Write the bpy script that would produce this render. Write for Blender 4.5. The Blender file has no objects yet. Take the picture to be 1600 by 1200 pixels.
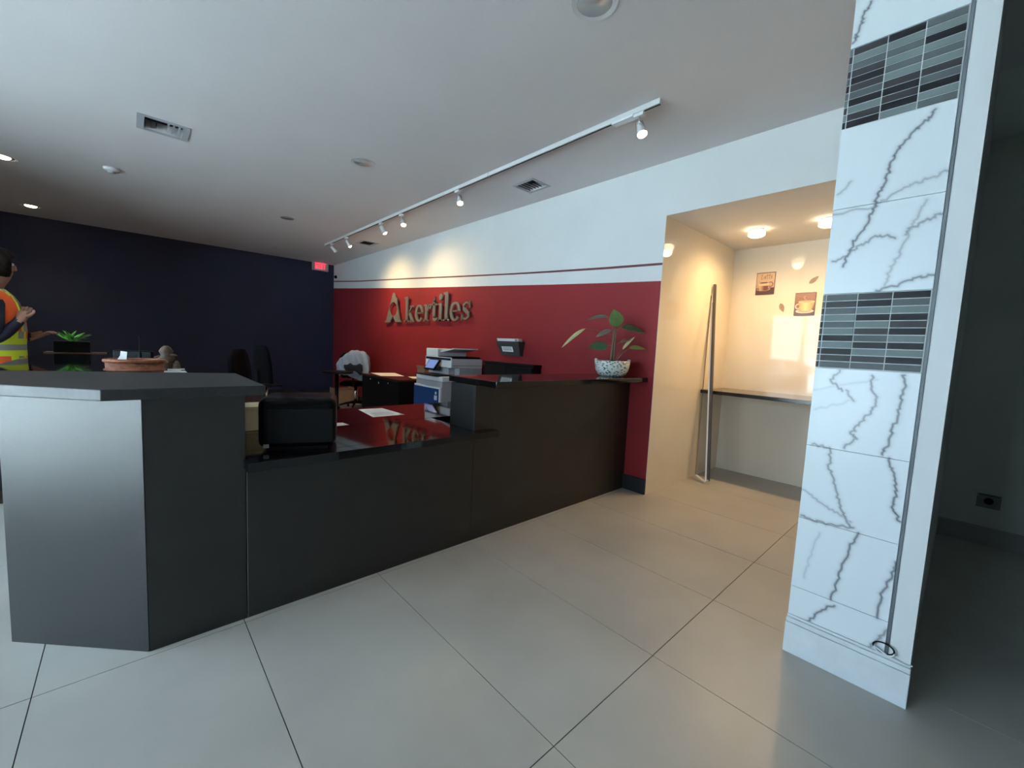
import bpy, bmesh, math, random
from mathutils import Vector, Matrix
random.seed(7)
SC = bpy.context.scene
COL = SC.collection
PI = math.pi

# ------------------------------------------------------------------ camera
cam = bpy.data.cameras.new('camera'); camo = bpy.data.objects.new('camera', cam); COL.objects.link(camo)
cam.sensor_width = 36.0; cam.lens = 649.135 * 36 / 1600; cam.clip_start = 0.02
rt = Vector((0.7367, -0.6745, 0.0470)); fw = Vector((0.6756, 0.7320, -0.0882))
rt.normalize(); fw.normalize(); up = rt.cross(fw).normalized(); rt = fw.cross(up).normalized()
M = Matrix((rt, up, -fw)).transposed().to_4x4(); M.translation = (0, 0, 1.25)
camo.matrix_world = M
SC.camera = camo

# ------------------------------------------------------------------ view, sky
vs = SC.view_settings
vs.view_transform = 'Standard'; vs.look = 'None'; vs.gamma = 1; vs.use_curve_mapping = False
vs.exposure = 0.42
world = bpy.data.worlds.new('sky'); SC.world = world; world.use_nodes = True
bg = world.node_tree.nodes['Background']
bg.inputs[0].default_value = (0.66, 0.83, 1.0, 1); bg.inputs[1].default_value = 7.0
sun = bpy.data.lights.new('sun', 'SUN'); sun.energy = 125; sun.angle = .01; sun.color = (.78, .91, 1.0)
suno = bpy.data.objects.new('sun', sun); COL.objects.link(suno); suno.rotation_euler = (.18, .55, 0)   # high, from behind the building

XW = -2.6            # window wall
XR = 3.345           # red wall
YB = 9.56            # navy wall
ZC = 2.85            # ceiling
for (y0, y1) in ((0.55, 5.05),):
    pl = bpy.data.lights.new('window_portal', 'AREA'); pl.shape = 'RECTANGLE'; pl.size = 2.4; pl.size_y = y1 - y0
    pl.cycles.is_portal = True
    po = bpy.data.objects.new('window_portal', pl); COL.objects.link(po)
    po.location = (XW - 0.12, (y0 + y1) / 2, 1.25); po.rotation_euler = (0, -PI / 2, 0)

# ------------------------------------------------------------------ materials
def s2l(*c):
    return tuple(((v / 255) / 12.92 if v / 255 <= .04045 else ((v / 255 + .055) / 1.055) ** 2.4) for v in c)
MATS = {}
def mat(name, col, rough=.5, metal=0, spec=.5, noise=0.0, nscale=8, bump=0.0, bscale=60, emit=None, estr=0, coat=0, stretch=None, world=False):
    if name in MATS: return MATS[name]
    m = bpy.data.materials.new(name); m.use_nodes = True; nt = m.node_tree; b = nt.nodes['Principled BSDF']
    b.inputs['Base Color'].default_value = (*col, 1); b.inputs['Roughness'].default_value = rough
    b.inputs['Metallic'].default_value = metal; b.inputs['Specular IOR Level'].default_value = spec
    if coat: b.inputs['Coat Weight'].default_value = coat; b.inputs['Coat Roughness'].default_value = .05
    tc = nt.nodes.new('ShaderNodeTexCoord')
    src = tc.outputs['Object']
    if world: src = nt.nodes.new('ShaderNodeNewGeometry').outputs['Position']
    if stretch:
        mp = nt.nodes.new('ShaderNodeMapping'); mp.inputs['Scale'].default_value = stretch
        nt.links.new(src, mp.inputs[0]); src = mp.outputs[0]
    n = nt.nodes.new('ShaderNodeTexNoise'); n.inputs['Scale'].default_value = nscale; n.inputs['Detail'].default_value = 5
    nt.links.new(src, n.inputs['Vector'])
    mr = nt.nodes.new('ShaderNodeMapRange'); mr.inputs[3].default_value = 1 - max(noise, .02); mr.inputs[4].default_value = 1 + max(noise, .02)
    mr.inputs[1].default_value = .25; mr.inputs[2].default_value = .75
    nt.links.new(n.outputs[0], mr.inputs[0])
    mx = nt.nodes.new('ShaderNodeVectorMath'); mx.operation = 'SCALE'; mx.inputs[0].default_value = col
    nt.links.new(mr.outputs[0], mx.inputs['Scale']); nt.links.new(mx.outputs[0], b.inputs['Base Color'])
    if bump:
        n2 = nt.nodes.new('ShaderNodeTexNoise'); n2.inputs['Scale'].default_value = bscale; n2.inputs['Detail'].default_value = 3
        nt.links.new(src, n2.inputs['Vector'])
        bp = nt.nodes.new('ShaderNodeBump'); bp.inputs['Strength'].default_value = bump; bp.inputs['Distance'].default_value = .003
        nt.links.new(n2.outputs[0], bp.inputs['Height']); nt.links.new(bp.outputs[0], b.inputs['Normal'])
    if emit:
        b.inputs['Emission Color'].default_value = (*emit, 1); b.inputs['Emission Strength'].default_value = estr
    MATS[name] = m
    return m
def attr_mat(name, base, vein, rough):
    m = bpy.data.materials.new(name); m.use_nodes = True; nt = m.node_tree; b = nt.nodes['Principled BSDF']
    a = nt.nodes.new('ShaderNodeAttribute'); a.attribute_name = 'tint'
    b.inputs['Roughness'].default_value = rough
    if base is None:
        nt.links.new(a.outputs['Color'], b.inputs['Base Color'])
    else:
        mix = nt.nodes.new('ShaderNodeMix'); mix.data_type = 'RGBA'
        mix.inputs[6].default_value = (*base, 1); mix.inputs[7].default_value = (*vein, 1)
        nt.links.new(a.outputs['Fac'], mix.inputs[0]); nt.links.new(mix.outputs[2], b.inputs['Base Color'])
    MATS[name] = m
    return m

m_ceil = mat('ceiling_paint', (.71, .68, .685), .9, noise=.03, nscale=1.5, bump=.25, bscale=180)
m_white = mat('white_wall_paint', (.74, .76, .77), .75, noise=.03, nscale=2, bump=.1, bscale=150)
m_red = mat('red_wall_paint', (.225, .017, .021), .6, spec=.25, noise=.06, nscale=1.5, bump=.1, bscale=150)
m_stripe = mat('maroon_stripe_paint', (.09, .012, .018), .55)
m_navy = mat('navy_wall_paint', (.011, .014, .044), .6, noise=.15, nscale=1.2, bump=.1, bscale=120)
m_hall = mat('hall_grey_paint', (.74, .77, .72), .85, noise=.05, nscale=2)
m_hallw = mat('plain_wall_paint', (.45, .45, .44), .85, noise=.03, nscale=2)
m_tile = mat('floor_tile', (.42, .405, .37), .34, noise=.13, nscale=1.7, world=True, bump=.06, bscale=35)
m_grout = mat('dark_grout', (.035, .033, .03), .9)
m_cream = mat('cream_wall_tile', (.77, .70, .58), .05, noise=.03, nscale=2)
m_lam = mat('black_laminate', (.011, .010, .0095), .42, spec=.6, noise=.12, nscale=5, bump=.12, bscale=220)
m_gran = mat('black_granite', (.006, .006, .0065), .045, noise=.4, nscale=90)
m_base = mat('black_vinyl_baseboard', (.012, .013, .016), .4)
m_alu = mat('brushed_aluminium', (.60, .61, .62), .3, metal=1)
m_chrome = mat('chrome', (.8, .8, .8), .12, metal=1)
m_frame = mat('dark_bronze_frame', (.02, .02, .022), .4, metal=.3)
m_paper = mat('white_paper', (.85, .84, .82), .8)
m_ink = mat('grey_print', (.25, .27, .30), .8)
m_blackp = mat('black_plastic', (.006, .006, .007), .5, spec=.15, bump=.05, bscale=300)
m_gloss = mat('glossy_black_plastic', (.003, .003, .0035), .3, spec=.08)
m_whitep = mat('white_plastic', (.78, .80, .82), .4)
m_greyp = mat('grey_plastic', (.42, .42, .43), .45)
m_blue = mat('blue_plastic_panel', (.015, .055, .19), .35)
m_card = mat('cardboard', (.30, .17, .09), .85, noise=.12, nscale=14)
m_wood = mat('dark_wood', (.045, .018, .012), .25, noise=.3, nscale=7, stretch=(1, 8, 8))
m_brown = mat('brown_wood_tray', (.22, .10, .06), .4, noise=.3, nscale=9, stretch=(8, 1, 8))
m_fab = mat('black_fabric', (.005, .005, .006), .95, spec=.1, bump=.3, bscale=400)
m_denim = mat('pale_blue_cloth', (.30, .38, .52), .9, noise=.12, nscale=12, bump=.3, bscale=60)
m_navyc = mat('navy_cloth', (.012, .014, .03), .9, noise=.2, nscale=20)
m_orange = mat('orange_vest_cloth', (.95, .13, .02), .75, emit=None)
m_yellow = mat('yellow_reflective_band', (.75, .85, .03), .6)
m_silver = mat('silver_reflective_band', (.30, .31, .32), .4)
m_skin = mat('skin', (.36, .18, .12), .55, noise=.05, nscale=20)
m_hair = mat('dark_hair', (.012, .007, .005), .8, spec=.15, noise=.5, nscale=45, bump=.8, bscale=90)
m_leaf = mat('green_leaf', (.085, .17, .05), .45, noise=.25, nscale=18)
m_leafd = mat('dark_green_leaf', (.035, .085, .035), .4, noise=.25, nscale=18)
m_leafp = mat('pale_leaf', (.42, .42, .20), .5, noise=.15, nscale=18)
m_lime = mat('bright_green_leaf', (.20, .62, .08), .45, noise=.2, nscale=25)
m_stem = mat('brown_stem', (.16, .11, .075), .7, noise=.25, nscale=40)
m_soil = mat('potting_soil', (.03, .02, .014), .95, bump=1, bscale=120)
m_wick = mat('wicker', (.27, .09, .04), .6, noise=.4, nscale=45, bump=1.0, bscale=140)
m_bronze = mat('bronze_letter', (.165, .15, .135), .5, metal=.0, noise=.08, nscale=20)
m_statue = mat('carved_wood', (.11, .065, .04), .6, noise=.4, nscale=40)
m_screen = mat('touch_screen', (.05, .09, .25), .2, emit=(.22, .30, .62), estr=.55)
m_red_led = mat('red_exit_letters', (.9, .02, .04), .4, emit=(1, .03, .07), estr=1.6)
m_exit = mat('exit_sign_face', (.55, .42, .42), .5, emit=(1, .10, .14), estr=.12)
m_bulb = mat('warm_lamp', (1, .9, .7), .4, emit=(1, .72, .34), estr=26)
m_bulb_w = mat('warm_white_lamp', (1, .95, .85), .4, emit=(1, .80, .58), estr=14)
m_puck = mat('warm_puck_lens', (1, .95, .85), .4, emit=(1, .78, .52), estr=6)
m_can = mat('downlight_reflector', (.55, .56, .57), .25, metal=.6)
m_trimw = mat('white_metal', (.62, .63, .64), .45)
m_dark = mat('duct_black', (.006, .006, .006), .9)
m_pave = mat('pavement', (.42, .42, .41), .9, noise=.1, nscale=1)
m_marble = attr_mat('white_marble', (.78, .84, .87), (.085, .10, .125), .28)
m_print = attr_mat('printed_art', None, None, .35)
m_mos = [mat('mosaic_%s' % n, c, .5, spec=.25) for n, c in (('black', (.008, .009, .012)), ('charcoal', (.035, .035, .038)), ('slate', (.085, .10, .105)), ('grey', (.15, .18, .185)))]
m_groutw = mat('white_grout', (.70, .73, .74), .8)
# thin glass
g = bpy.data.materials.new('window_glass'); g.use_nodes = True; nt = g.node_tree
for n in list(nt.nodes): nt.nodes.remove(n)
o_ = nt.nodes.new('ShaderNodeOutputMaterial'); tr = nt.nodes.new('ShaderNodeBsdfTransparent'); gl = nt.nodes.new('ShaderNodeBsdfGlossy')
gl.inputs['Roughness'].default_value = .02; tr.inputs[0].default_value = (.93, .97, .97, 1)
fr = nt.nodes.new('ShaderNodeFresnel'); fr.inputs[0].default_value = 1.25; mx = nt.nodes.new('ShaderNodeMixShader')
nt.links.new(fr.outputs[0], mx.inputs[0]); nt.links.new(tr.outputs[0], mx.inputs[1]); nt.links.new(gl.outputs[0], mx.inputs[2]); nt.links.new(mx.outputs[0], o_.inputs[0])
m_glass = g
# pot print
def pot_material():
    m = bpy.data.materials.new('leaf_printed_ceramic'); m.use_nodes = True; nt = m.node_tree; b = nt.nodes['Principled BSDF']
    tc = nt.nodes.new('ShaderNodeTexCoord'); v = nt.nodes.new('ShaderNodeTexVoronoi'); v.inputs['Scale'].default_value = 52
    mp = nt.nodes.new('ShaderNodeMapping'); mp.inputs['Rotation'].default_value = (.5, .6, .4); mp.inputs['Scale'].default_value = (1, 1, 1.8)
    nt.links.new(tc.outputs['Object'], mp.inputs[0]); nt.links.new(mp.outputs[0], v.inputs['Vector'])
    r = nt.nodes.new('ShaderNodeValToRGB'); e = r.color_ramp.elements
    e[0].position = .34; e[0].color = (.02, .10, .075, 1); e[1].position = .42; e[1].color = (.72, .74, .70, 1)
    nt.links.new(v.outputs['Distance'], r.inputs[0]); nt.links.new(r.outputs[0], b.inputs['Base Color'])
    b.inputs['Roughness'].default_value = .3
    return m
m_pot = pot_material()

# ------------------------------------------------------------------ helpers
def link(name, me, mats, parent=None):
    o = bpy.data.objects.new(name, me); COL.objects.link(o)
    for m in (mats if isinstance(mats, (list, tuple)) else [mats]):
        me.materials.append(m)
    if parent is not None: o.parent = parent
    return o
def obj(name, bm, mats, parent=None, smooth=False, bevel=0, seg=2):
    me = bpy.data.meshes.new(name)
    bmesh.ops.recalc_face_normals(bm, faces=bm.faces)
    if smooth:
        for f in bm.faces: f.smooth = True
    bm.to_mesh(me); bm.free()
    o = link(name, me, mats, parent)
    if bevel:
        md = o.modifiers.new('bevel', 'BEVEL'); md.width = bevel; md.segments = seg; md.limit_method = 'ANGLE'; md.angle_limit = .7
    return o
def tag(o, label=None, cat=None, group=None, kind=None):
    if label: o['label'] = label
    if cat: o['category'] = cat
    if group: o['group'] = group
    if kind: o['kind'] = kind
    return o
def struct(o, label, cat):
    return tag(o, label, cat, kind='structure')
def empty(name, loc, rz=0):
    o = bpy.data.objects.new(name, None); COL.objects.link(o); o.location = loc; o.rotation_euler = (0, 0, rz); o.empty_display_size = .1
    return o
def B(): return bmesh.new()
def box(bm, x0, x1, y0, y1, z0, z1, mi=0):
    v = [bm.verts.new(p) for p in ((x0, y0, z0), (x1, y0, z0), (x1, y1, z0), (x0, y1, z0), (x0, y0, z1), (x1, y0, z1), (x1, y1, z1), (x0, y1, z1))]
    for q in ((0, 3, 2, 1), (4, 5, 6, 7), (0, 1, 5, 4), (1, 2, 6, 5), (2, 3, 7, 6), (3, 0, 4, 7)):
        f = bm.faces.new([v[i] for i in q]); f.material_index = mi
    return v
def mbox(*a): bm = B(); box(bm, *a); return bm
def prism(bm, pts, z0, z1, mi=0):
    a = [bm.verts.new((x, y, z0)) for x, y in pts]; b = [bm.verts.new((x, y, z1)) for x, y in pts]
    n = len(pts); fs = [bm.faces.new(a[::-1]), bm.faces.new(b)]
    for i in range(n): fs.append(bm.faces.new((a[i], a[(i + 1) % n], b[(i + 1) % n], b[i])))
    for f in fs: f.material_index = mi
def lathe(bm, prof, seg=24, sx=1, sy=1, c=(0, 0, 0), cap=True, mi=0):
    rings = []
    for r, z in prof:
        rings.append([bm.verts.new((c[0] + sx * r * math.cos(2 * PI * i / seg), c[1] + sy * r * math.sin(2 * PI * i / seg), c[2] + z)) for i in range(seg)])
    for a, b in zip(rings, rings[1:]):
        for i in range(seg):
            f = bm.faces.new((a[i], a[(i + 1) % seg], b[(i + 1) % seg], b[i])); f.material_index = mi
    if cap:
        for r_ in (rings[0][::-1], rings[-1]):
            f = bm.faces.new(r_); f.material_index = mi
    return rings
def tube(bm, pts, rad, seg=8, cap=True, mi=0):
    pts = [Vector(p) for p in pts]; n = len(pts)
    rads = rad if isinstance(rad, (list, tuple)) else [rad] * n
    rings = []; prev = None
    for i, p in enumerate(pts):
        t = (pts[min(i + 1, n - 1)] - pts[max(i - 1, 0)]).normalized()
        if prev is None:
            a = t.orthogonal().normalized()
        else:
            a = (prev - t * prev.dot(t)).normalized()
        prev = a; b = t.cross(a)
        rings.append([bm.verts.new(p + (a * math.cos(2 * PI * k / seg) + b * math.sin(2 * PI * k / seg)) * rads[i]) for k in range(seg)])
    for r0, r1 in zip(rings, rings[1:]):
        for k in range(seg):
            f = bm.faces.new((r0[k], r0[(k + 1) % seg], r1[(k + 1) % seg], r1[k])); f.material_index = mi
    if cap:
        bm.faces.new(rings[0][::-1]).material_index = mi; bm.faces.new(rings[-1]).material_index = mi
def copy_tree(o, parent=None):
    c = o.copy(); COL.objects.link(c); c.parent = parent
    for ch in list(o.children):
        copy_tree(ch, c)
    return c
def look_rot(d, axis='-Z'):
    return Vector(d).to_track_quat(axis, 'Y').to_euler()

# ================================================================== SETTING
# ---- floor
X0F, X1F, Y0F, Y1F = XW - .05, 4.88, -2.4, YB
floor = obj('floor', mbox(X0F - .1, X1F + .1, Y0F - .1, Y1F + .1, -.12, -.003), m_grout)
struct(floor, 'large grey porcelain tile floor with dark joints', 'floor')
TX, TY, G = .6155, 1.25, .0034
full = None
i0 = math.floor((X0F - .341) / TX); i1 = math.ceil((X1F - .341) / TX)
j0 = math.floor((Y0F - .762) / TY); j1 = math.ceil((Y1F - .762) / TY)
for i in range(i0, i1):
    for j in range(j0, j1):
        x0, x1 = .341 + i * TX, .341 + (i + 1) * TX; y0, y1 = .762 + j * TY, .762 + (j + 1) * TY
        cx0, cx1, cy0, cy1 = max(x0, X0F), min(x1, X1F), max(y0, Y0F), min(y1, Y1F)
        if cx1 - cx0 < .02 or cy1 - cy0 < .02: continue
        isfull = abs(cx1 - cx0 - TX) < 1e-6 and abs(cy1 - cy0 - TY) < 1e-6
        if isfull and full:
            o = bpy.data.objects.new('tile', full); COL.objects.link(o); o.parent = floor
        else:
            w, h = (cx1 - cx0) / 2 - G / 2, (cy1 - cy0) / 2 - G / 2
            o = obj('tile', mbox(-w, w, -h, h, -.012, 0), m_tile, floor)
            if isfull: full = o.data
        o.location = ((cx0 + cx1) / 2, (cy0 + cy1) / 2, 0)

# ---- ceiling with round and square holes
DOWN = [(1.597, 3.858, .088, 0), (1.621, 6.407, .088, 0), (-.943, 8.77, .088, 1), (-.865, 6.478, .088, 1), (1.622, 1.318, .088, 0)]
VENT = [(.08, .40, 4.31, 4.62), (2.84, 3.10, 2.93, 3.22), (2.80, 3.07, 6.72, 7.02)]
bm = B()
def loop(bm, pts):
    v = [bm.verts.new(p) for p in pts]
    return [bm.edges.new((v[k], v[(k + 1) % len(v)])) for k in range(len(v))]
CX1 = XR + .15
es = loop(bm, [(XW - .15, -2.4, ZC), (CX1, -2.4, ZC), (CX1, YB + .15, ZC), (XW - .15, YB + .15, ZC)])
for x, y, r, _ in DOWN:
    es += loop(bm, [(x + r * math.cos(2 * PI * k / 28), y + r * math.sin(2 * PI * k / 28), ZC) for k in range(28)])
for x0, x1, y0, y1 in VENT:
    e = .03
    es += loop(bm, [(x0 + e, y0 + e, ZC), (x1 - e, y0 + e, ZC), (x1 - e, y1 - e, ZC), (x0 + e, y1 - e, ZC)])
bmesh.ops.triangle_fill(bm, use_beauty=True, use_dissolve=False, edges=es)
rad_ = bmesh.ops.extrude_face_region(bm, geom=bm.faces[:])
for v in [q for q in rad_['geom'] if isinstance(q, bmesh.types.BMVert)]: v.co.z += .12
ceiling = struct(obj('ceiling', bm, m_ceil), 'flat white painted ceiling with recessed lights and vents', 'ceiling')

struct(obj('light_block_slab', mbox(XW - .15, 5.1, -2.6, YB + .15, ZC + .121, ZC + .25), m_hallw), 'unseen slab added above the ceiling to keep outdoor light out', 'light_block_slab')
# ---- red wall: red below, white above, maroon stripe between
RED = [(9.56, 2.357), (8.209, 2.261), (6.161, 2.123), (4.744, 2.037), (3.705, 1.976), (3.091, 1.938), (2.354, 1.897), (1.81, 1.870)]
STB = [(9.56, 2.494), (8.213, 2.389), (6.168, 2.261), (4.752, 2.167), (3.714, 2.101), (3.1, 2.065), (2.365, 2.026), (1.81, 2.003)]
STT = [(9.56, 2.518), (8.214, 2.409), (6.169, 2.280), (4.753, 2.185), (3.715, 2.119), (3.102, 2.085), (2.366, 2.047), (1.81, 2.023)]
bm = B()
def band(lo, hi, mi):
    for k in range(len(lo) - 1):
        f = bm.faces.new([bm.verts.new((XR, *p)) for p in (lo[k], lo[k + 1], hi[k + 1], hi[k])]); f.material_index = mi
band([(y, 0) for y, _ in RED], RED, 1); band(RED, STB, 0); band(STB, STT, 2); band(STT, [(y, ZC) for y, _ in STT], 0)
f = bm.faces.new([bm.verts.new((XR, *p)) for p in ((1.81, 2.41), (1.81, ZC), (.41, ZC), (.41, 2.41))])
box(bm, XR + .001, XR + .15, 1.815, YB, 0, ZC); box(bm, XR + .001, XR + .15, .41, 1.815, 2.411, ZC)
struct(obj('wall_right', bm, [m_white, m_red, m_stripe]), 'red painted wall with white upper band and thin maroon stripe', 'wall')
# ---- navy wall
struct(obj('wall_back', mbox(XW - .15, XR + .15, YB, YB + .15, 0, ZC), m_navy), 'dark navy painted back wall', 'wall')
# ---- window wall
bm = B()
WY0, WY1, WZ0, WZ1 = .55, 5.05, .0, 2.45
box(bm, XW - .15, XW, -2.4, WY0, 0, ZC); box(bm, XW - .15, XW, WY1, YB, 0, ZC); box(bm, XW - .15, XW, WY0, WY1, WZ1, ZC)
struct(obj('wall_left', bm, m_hallw), 'plain painted wall around the shopfront windows', 'wall')
npan = 4; pw = (WY1 - WY0) / npan
for k in range(npan):
    a, b = WY0 + k * pw, WY0 + (k + 1) * pw
    w = empty('window_%d' % (k + 1), (XW, (a + b) / 2, 0))
    struct(w, 'full height shopfront window pane in dark frame', 'window')
    h = pw / 2
    bm = B()
    box(bm, -.09, -.03, -h, -h + .03, 0, WZ1); box(bm, -.09, -.03, h - .03, h, 0, WZ1); box(bm, -.09, -.03, -h + .03, h - .03, WZ1 - .06, WZ1); box(bm, -.09, -.03, -h + .03, h - .03, 0, .30)
    obj('window_frame', bm, m_frame, w)
    obj('pane', mbox(-.063, -.057, -h + .03, h - .03, .30, WZ1 - .06), m_glass, w)
struct(obj('pavement', mbox(-30, XW - .15, -14, 22, -.2, -.06), m_pave), 'pale pavement outside the shopfront', 'pavement')

# ---- unseen wall shaped to block daylight from the hall, and the dim hall itself
HALLY = -.34
bm = B(); box(bm, XW, 1.55, HALLY - .12, HALLY, 0, ZC)
struct(obj('wall_hall_blocker', bm, m_hallw), 'unseen plain wall beside the hall opening, lengthened to darken the floor there', 'wall')
bm = B(); box(bm, XW, 4.64, -2.55, -2.4, 0, ZC); box(bm, XW - .15, XW, -2.55, -2.4, 0, ZC)
struct(obj('wall_hall_side', bm, m_hall), 'plain grey hall side wall', 'wall')
bm = B(); box(bm, 4.49, 4.64, -2.4, .03, 0, ZC)
hw = struct(obj('wall_hall_end', bm, m_hall), 'dim grey end wall of the unlit hall', 'wall')
bm = B(); box(bm, XR + .15, 4.64, -2.4, .41, ZC, ZC + .1)
struct(obj('ceiling_hall', bm, m_hall), 'ceiling of the unlit hall', 'ceiling')
bm = B(); box(bm, 4.472, 4.49, -2.4, .026, 0, .11); box(bm, 4.478, 4.49, -2.4, .026, .11, .126)
struct(obj('baseboard_hall', bm, m_hallw, bevel=.002), 'pale baseboard along the dim hall wall', 'baseboard')

# ---- partition whose end carries the marble and mosaic tiles
PX, PY0, PY1 = 2.065, .030, .414
part_ = struct(obj('wall_partition', mbox(PX + .012, 4.49, PY0, PY1, 0, ZC), m_hallw), 'partition wall end clad in white marble and mosaic tiles', 'wall')
VEINS = [[(0.157,2.138),(0.173,2.105),(0.204,2.08),(0.235,2.035),(0.253,1.994),(0.259,1.949),(0.273,1.905),(0.284,1.86),(0.288,1.822),(0.307,1.777),(0.334,1.722),(0.349,1.674),(0.361,1.624)],
[(0.104,1.917),(0.141,1.904),(0.187,1.893),(0.234,1.872),(0.29,1.837),(0.41,1.831)],
[(0.15,1.83),(0.163,1.788),(0.179,1.745),(0.183,1.708),(0.205,1.646),(0.222,1.59),(0.231,1.538)],
[(0.103,1.776),(0.14,1.761),(0.185,1.737),(0.191,1.719)],
[(0.222,1.714),(0.238,1.726),(0.279,1.723),(0.323,1.695),(0.349,1.669),(0.397,1.649)],
[(0.099,1.569),(0.141,1.564),(0.188,1.544),(0.253,1.525)],
[(0.365,2.591),(0.385,2.56),(0.389,2.53),(0.401,2.484),(0.407,2.468)],
[(0.363,1.947),(0.404,1.907)],
[(0.335,1.216),(0.358,1.174),(0.318,1.139)],
[(0.302,1.141),(0.279,1.104)],
[(0.23,1.211),(0.235,1.161),(0.212,1.125),(0.222,1.074),(0.255,1.017),(0.277,0.974),(0.26,0.964),(0.291,0.915)],
[(0.148,1.218),(0.14,1.176),(0.147,1.115),(0.154,1.041),(0.165,0.964),(0.178,0.914)],
[(0.4,0.91),(0.333,0.91),(0.332,0.835),(0.303,0.761),(0.286,0.685),(0.261,0.639),(0.237,0.607),(0.348,0.595),(0.406,0.603)],
[(0.411,0.717),(0.356,0.684),(0.299,0.654),(0.244,0.631)],
[(0.163,0.902),(0.14,0.845),(0.124,0.774),(0.132,0.721),(0.106,0.68)],
[(0.216,0.595),(0.236,0.54),(0.253,0.451),(0.262,0.378),(0.276,0.294)],
[(0.104,0.522),(0.112,0.461),(0.129,0.388),(0.134,0.293)],
[(0.264,0.28),(0.314,0.225),(0.332,0.179),(0.364,0.147)],
[(0.107,0.261),(0.125,0.205),(0.159,0.144)],
[(0.339,0.556),(0.357,0.449),(0.371,0.342)],
[(0.414,1.128),(0.219,1.193)],
[(0.402,1.054),(0.279,1.111)]]
VW = [1, .55, .5, .7, .75, .85, .9, .45, .8, .7, .8, 1, .75, .5, .9, .9, .9, .9, .7, .25, .25, .25]
def jag(poly, amp, sub=7):
    out = []
    for a, b in zip(poly, poly[1:]):
        for k in range(sub):
            t = k / sub
            out.append((a[0] + (b[0] - a[0]) * t + random.uniform(-amp, amp), a[1] + (b[1] - a[1]) * t + random.uniform(-amp, amp)))
    out.append(poly[-1]); return out
JV = [(jag(v, .0052), w) for v, w in zip(VEINS, VW)]
def segd(p, a, b):
    dx, dy = b[0] - a[0], b[1] - a[1]; L = dx * dx + dy * dy
    t = 0 if L == 0 else max(0, min(1, ((p[0] - a[0]) * dx + (p[1] - a[1]) * dy) / L))
    return math.hypot(p[0] - a[0] - t * dx, p[1] - a[1] - t * dy)
def marble_tile(y0, y1, z0, z1):
    dn = .0032
    ny = int((y1 - y0) / dn); nz = int((z1 - z0) / dn)
    grid = [[0.0] * (nz + 1) for _ in range(ny + 1)]
    for poly, w in JV:
        for a, b in zip(poly, poly[1:]):
            R = .014
            ia = int((min(a[0], b[0]) - R - y0) / dn); ib = int((max(a[0], b[0]) + R - y0) / dn) + 1
            ja = int((min(a[1], b[1]) - R - z0) / dn); jb = int((max(a[1], b[1]) + R - z0) / dn) + 1
            for i in range(max(0, ia), min(ny, ib) + 1):
                for j in range(max(0, ja), min(nz, jb) + 1):
                    d = segd((y0 + (y1 - y0) * i / ny, z0 + (z1 - z0) * j / nz), a, b)
                    val = min(1, w * (.82 * math.exp(-(d / .0034) ** 2) + .26 * math.exp(-(d / .0095) ** 2)))
                    if val > grid[i][j]: grid[i][j] = val
    bm = B(); V = [[bm.verts.new((PX, y0 + (y1 - y0) * i / ny, z0 + (z1 - z0) * j / nz)) for j in range(nz + 1)] for i in range(ny + 1)]
    for i in range(ny):
        for j in range(nz): bm.faces.new((V[i][j], V[i][j + 1], V[i + 1][j + 1], V[i + 1][j]))
    # edge skirt so the tile has thickness
    bm.verts.index_update()
    ring = [V[i][0] for i in range(ny + 1)] + [V[ny][j] for j in range(1, nz + 1)] + [V[i][nz] for i in range(ny - 1, -1, -1)] + [V[0][j] for j in range(nz - 1, 0, -1)]
    back = [bm.verts.new((PX + .0125, v.co.y, v.co.z)) for v in ring]
    n = len(ring)
    for k in range(n): bm.faces.new((ring[k], ring[(k + 1) % n], back[(k + 1) % n], back[k]))
    me = bpy.data.meshes.new('marble_tile'); bmesh.ops.recalc_face_normals(bm, faces=bm.faces); bm.to_mesh(me); bm.free()
    at = me.attributes.new('tint', 'FLOAT', 'POINT')
    vals = [grid[i][j] for i in range(ny + 1) for j in range(nz + 1)] + [0.0] * n
    at.data.foreach_set('value', vals)
    return link('marble_tile', me, m_marble, part_)
ZJ = [.166, .292, .594, .905, 1.226]
for a, b in zip(ZJ, ZJ[1:]): marble_tile(.1025, PY1, a + .001, b - .001)
for a, b in ((1.520, 1.848), (1.848, 2.150), (2.446, 2.75)): marble_tile(.1025, PY1, a + .001, b - .001)
mm = {}
for (za, zb, pat) in ((2.152, 2.444, 3), (1.228, 1.518, 5)):
    obj('grout_bed', mbox(PX + .003, PX + .0125, .1025, PY1, za - .001, zb + .001), m_groutw, part_)
    rows = 11; rh = (zb - za) / rows
    cols = [(.1065, .203), (.2065, .303), (.3065, .4015), (.4055, PY1)]
    prevc = -1
    for ci, (ya, yb) in enumerate(cols):
        seq = []
        for r in range(rows):
            ch = [q for q in (0, 1, 2, 3) if not seq or q != seq[-1]]
            seq.append(random.choices(ch, weights=[{0: 3, 1: 3, 2: 4, 3: 4}[q] for q in ch])[0])
            c = seq[-1]; key = (ci, c, pat)
            z = za + (r + .5) * rh
            if key not in mm:
                o = obj('mosaic_tile', mbox(-.0025, .0045, ya, yb, -rh / 2 + .0016, rh / 2 - .0016), m_mos[c], part_); mm[key] = o.data
            else:
                o = bpy.data.objects.new('mosaic_tile', mm[key]); COL.objects.link(o); o.parent = part_
            o.location = (PX + .002, 0, z)
obj('edge_trim', mbox(PX - .003, PX + .012, .092, .1005, .166, ZC), mat('grey_edge_trim', (.13, .15, .17), .5), part_)
obj('plaster_edge', mbox(PX + .001, PX + .012, PY0, .091, .0, ZC), m_white, part_)
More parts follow.
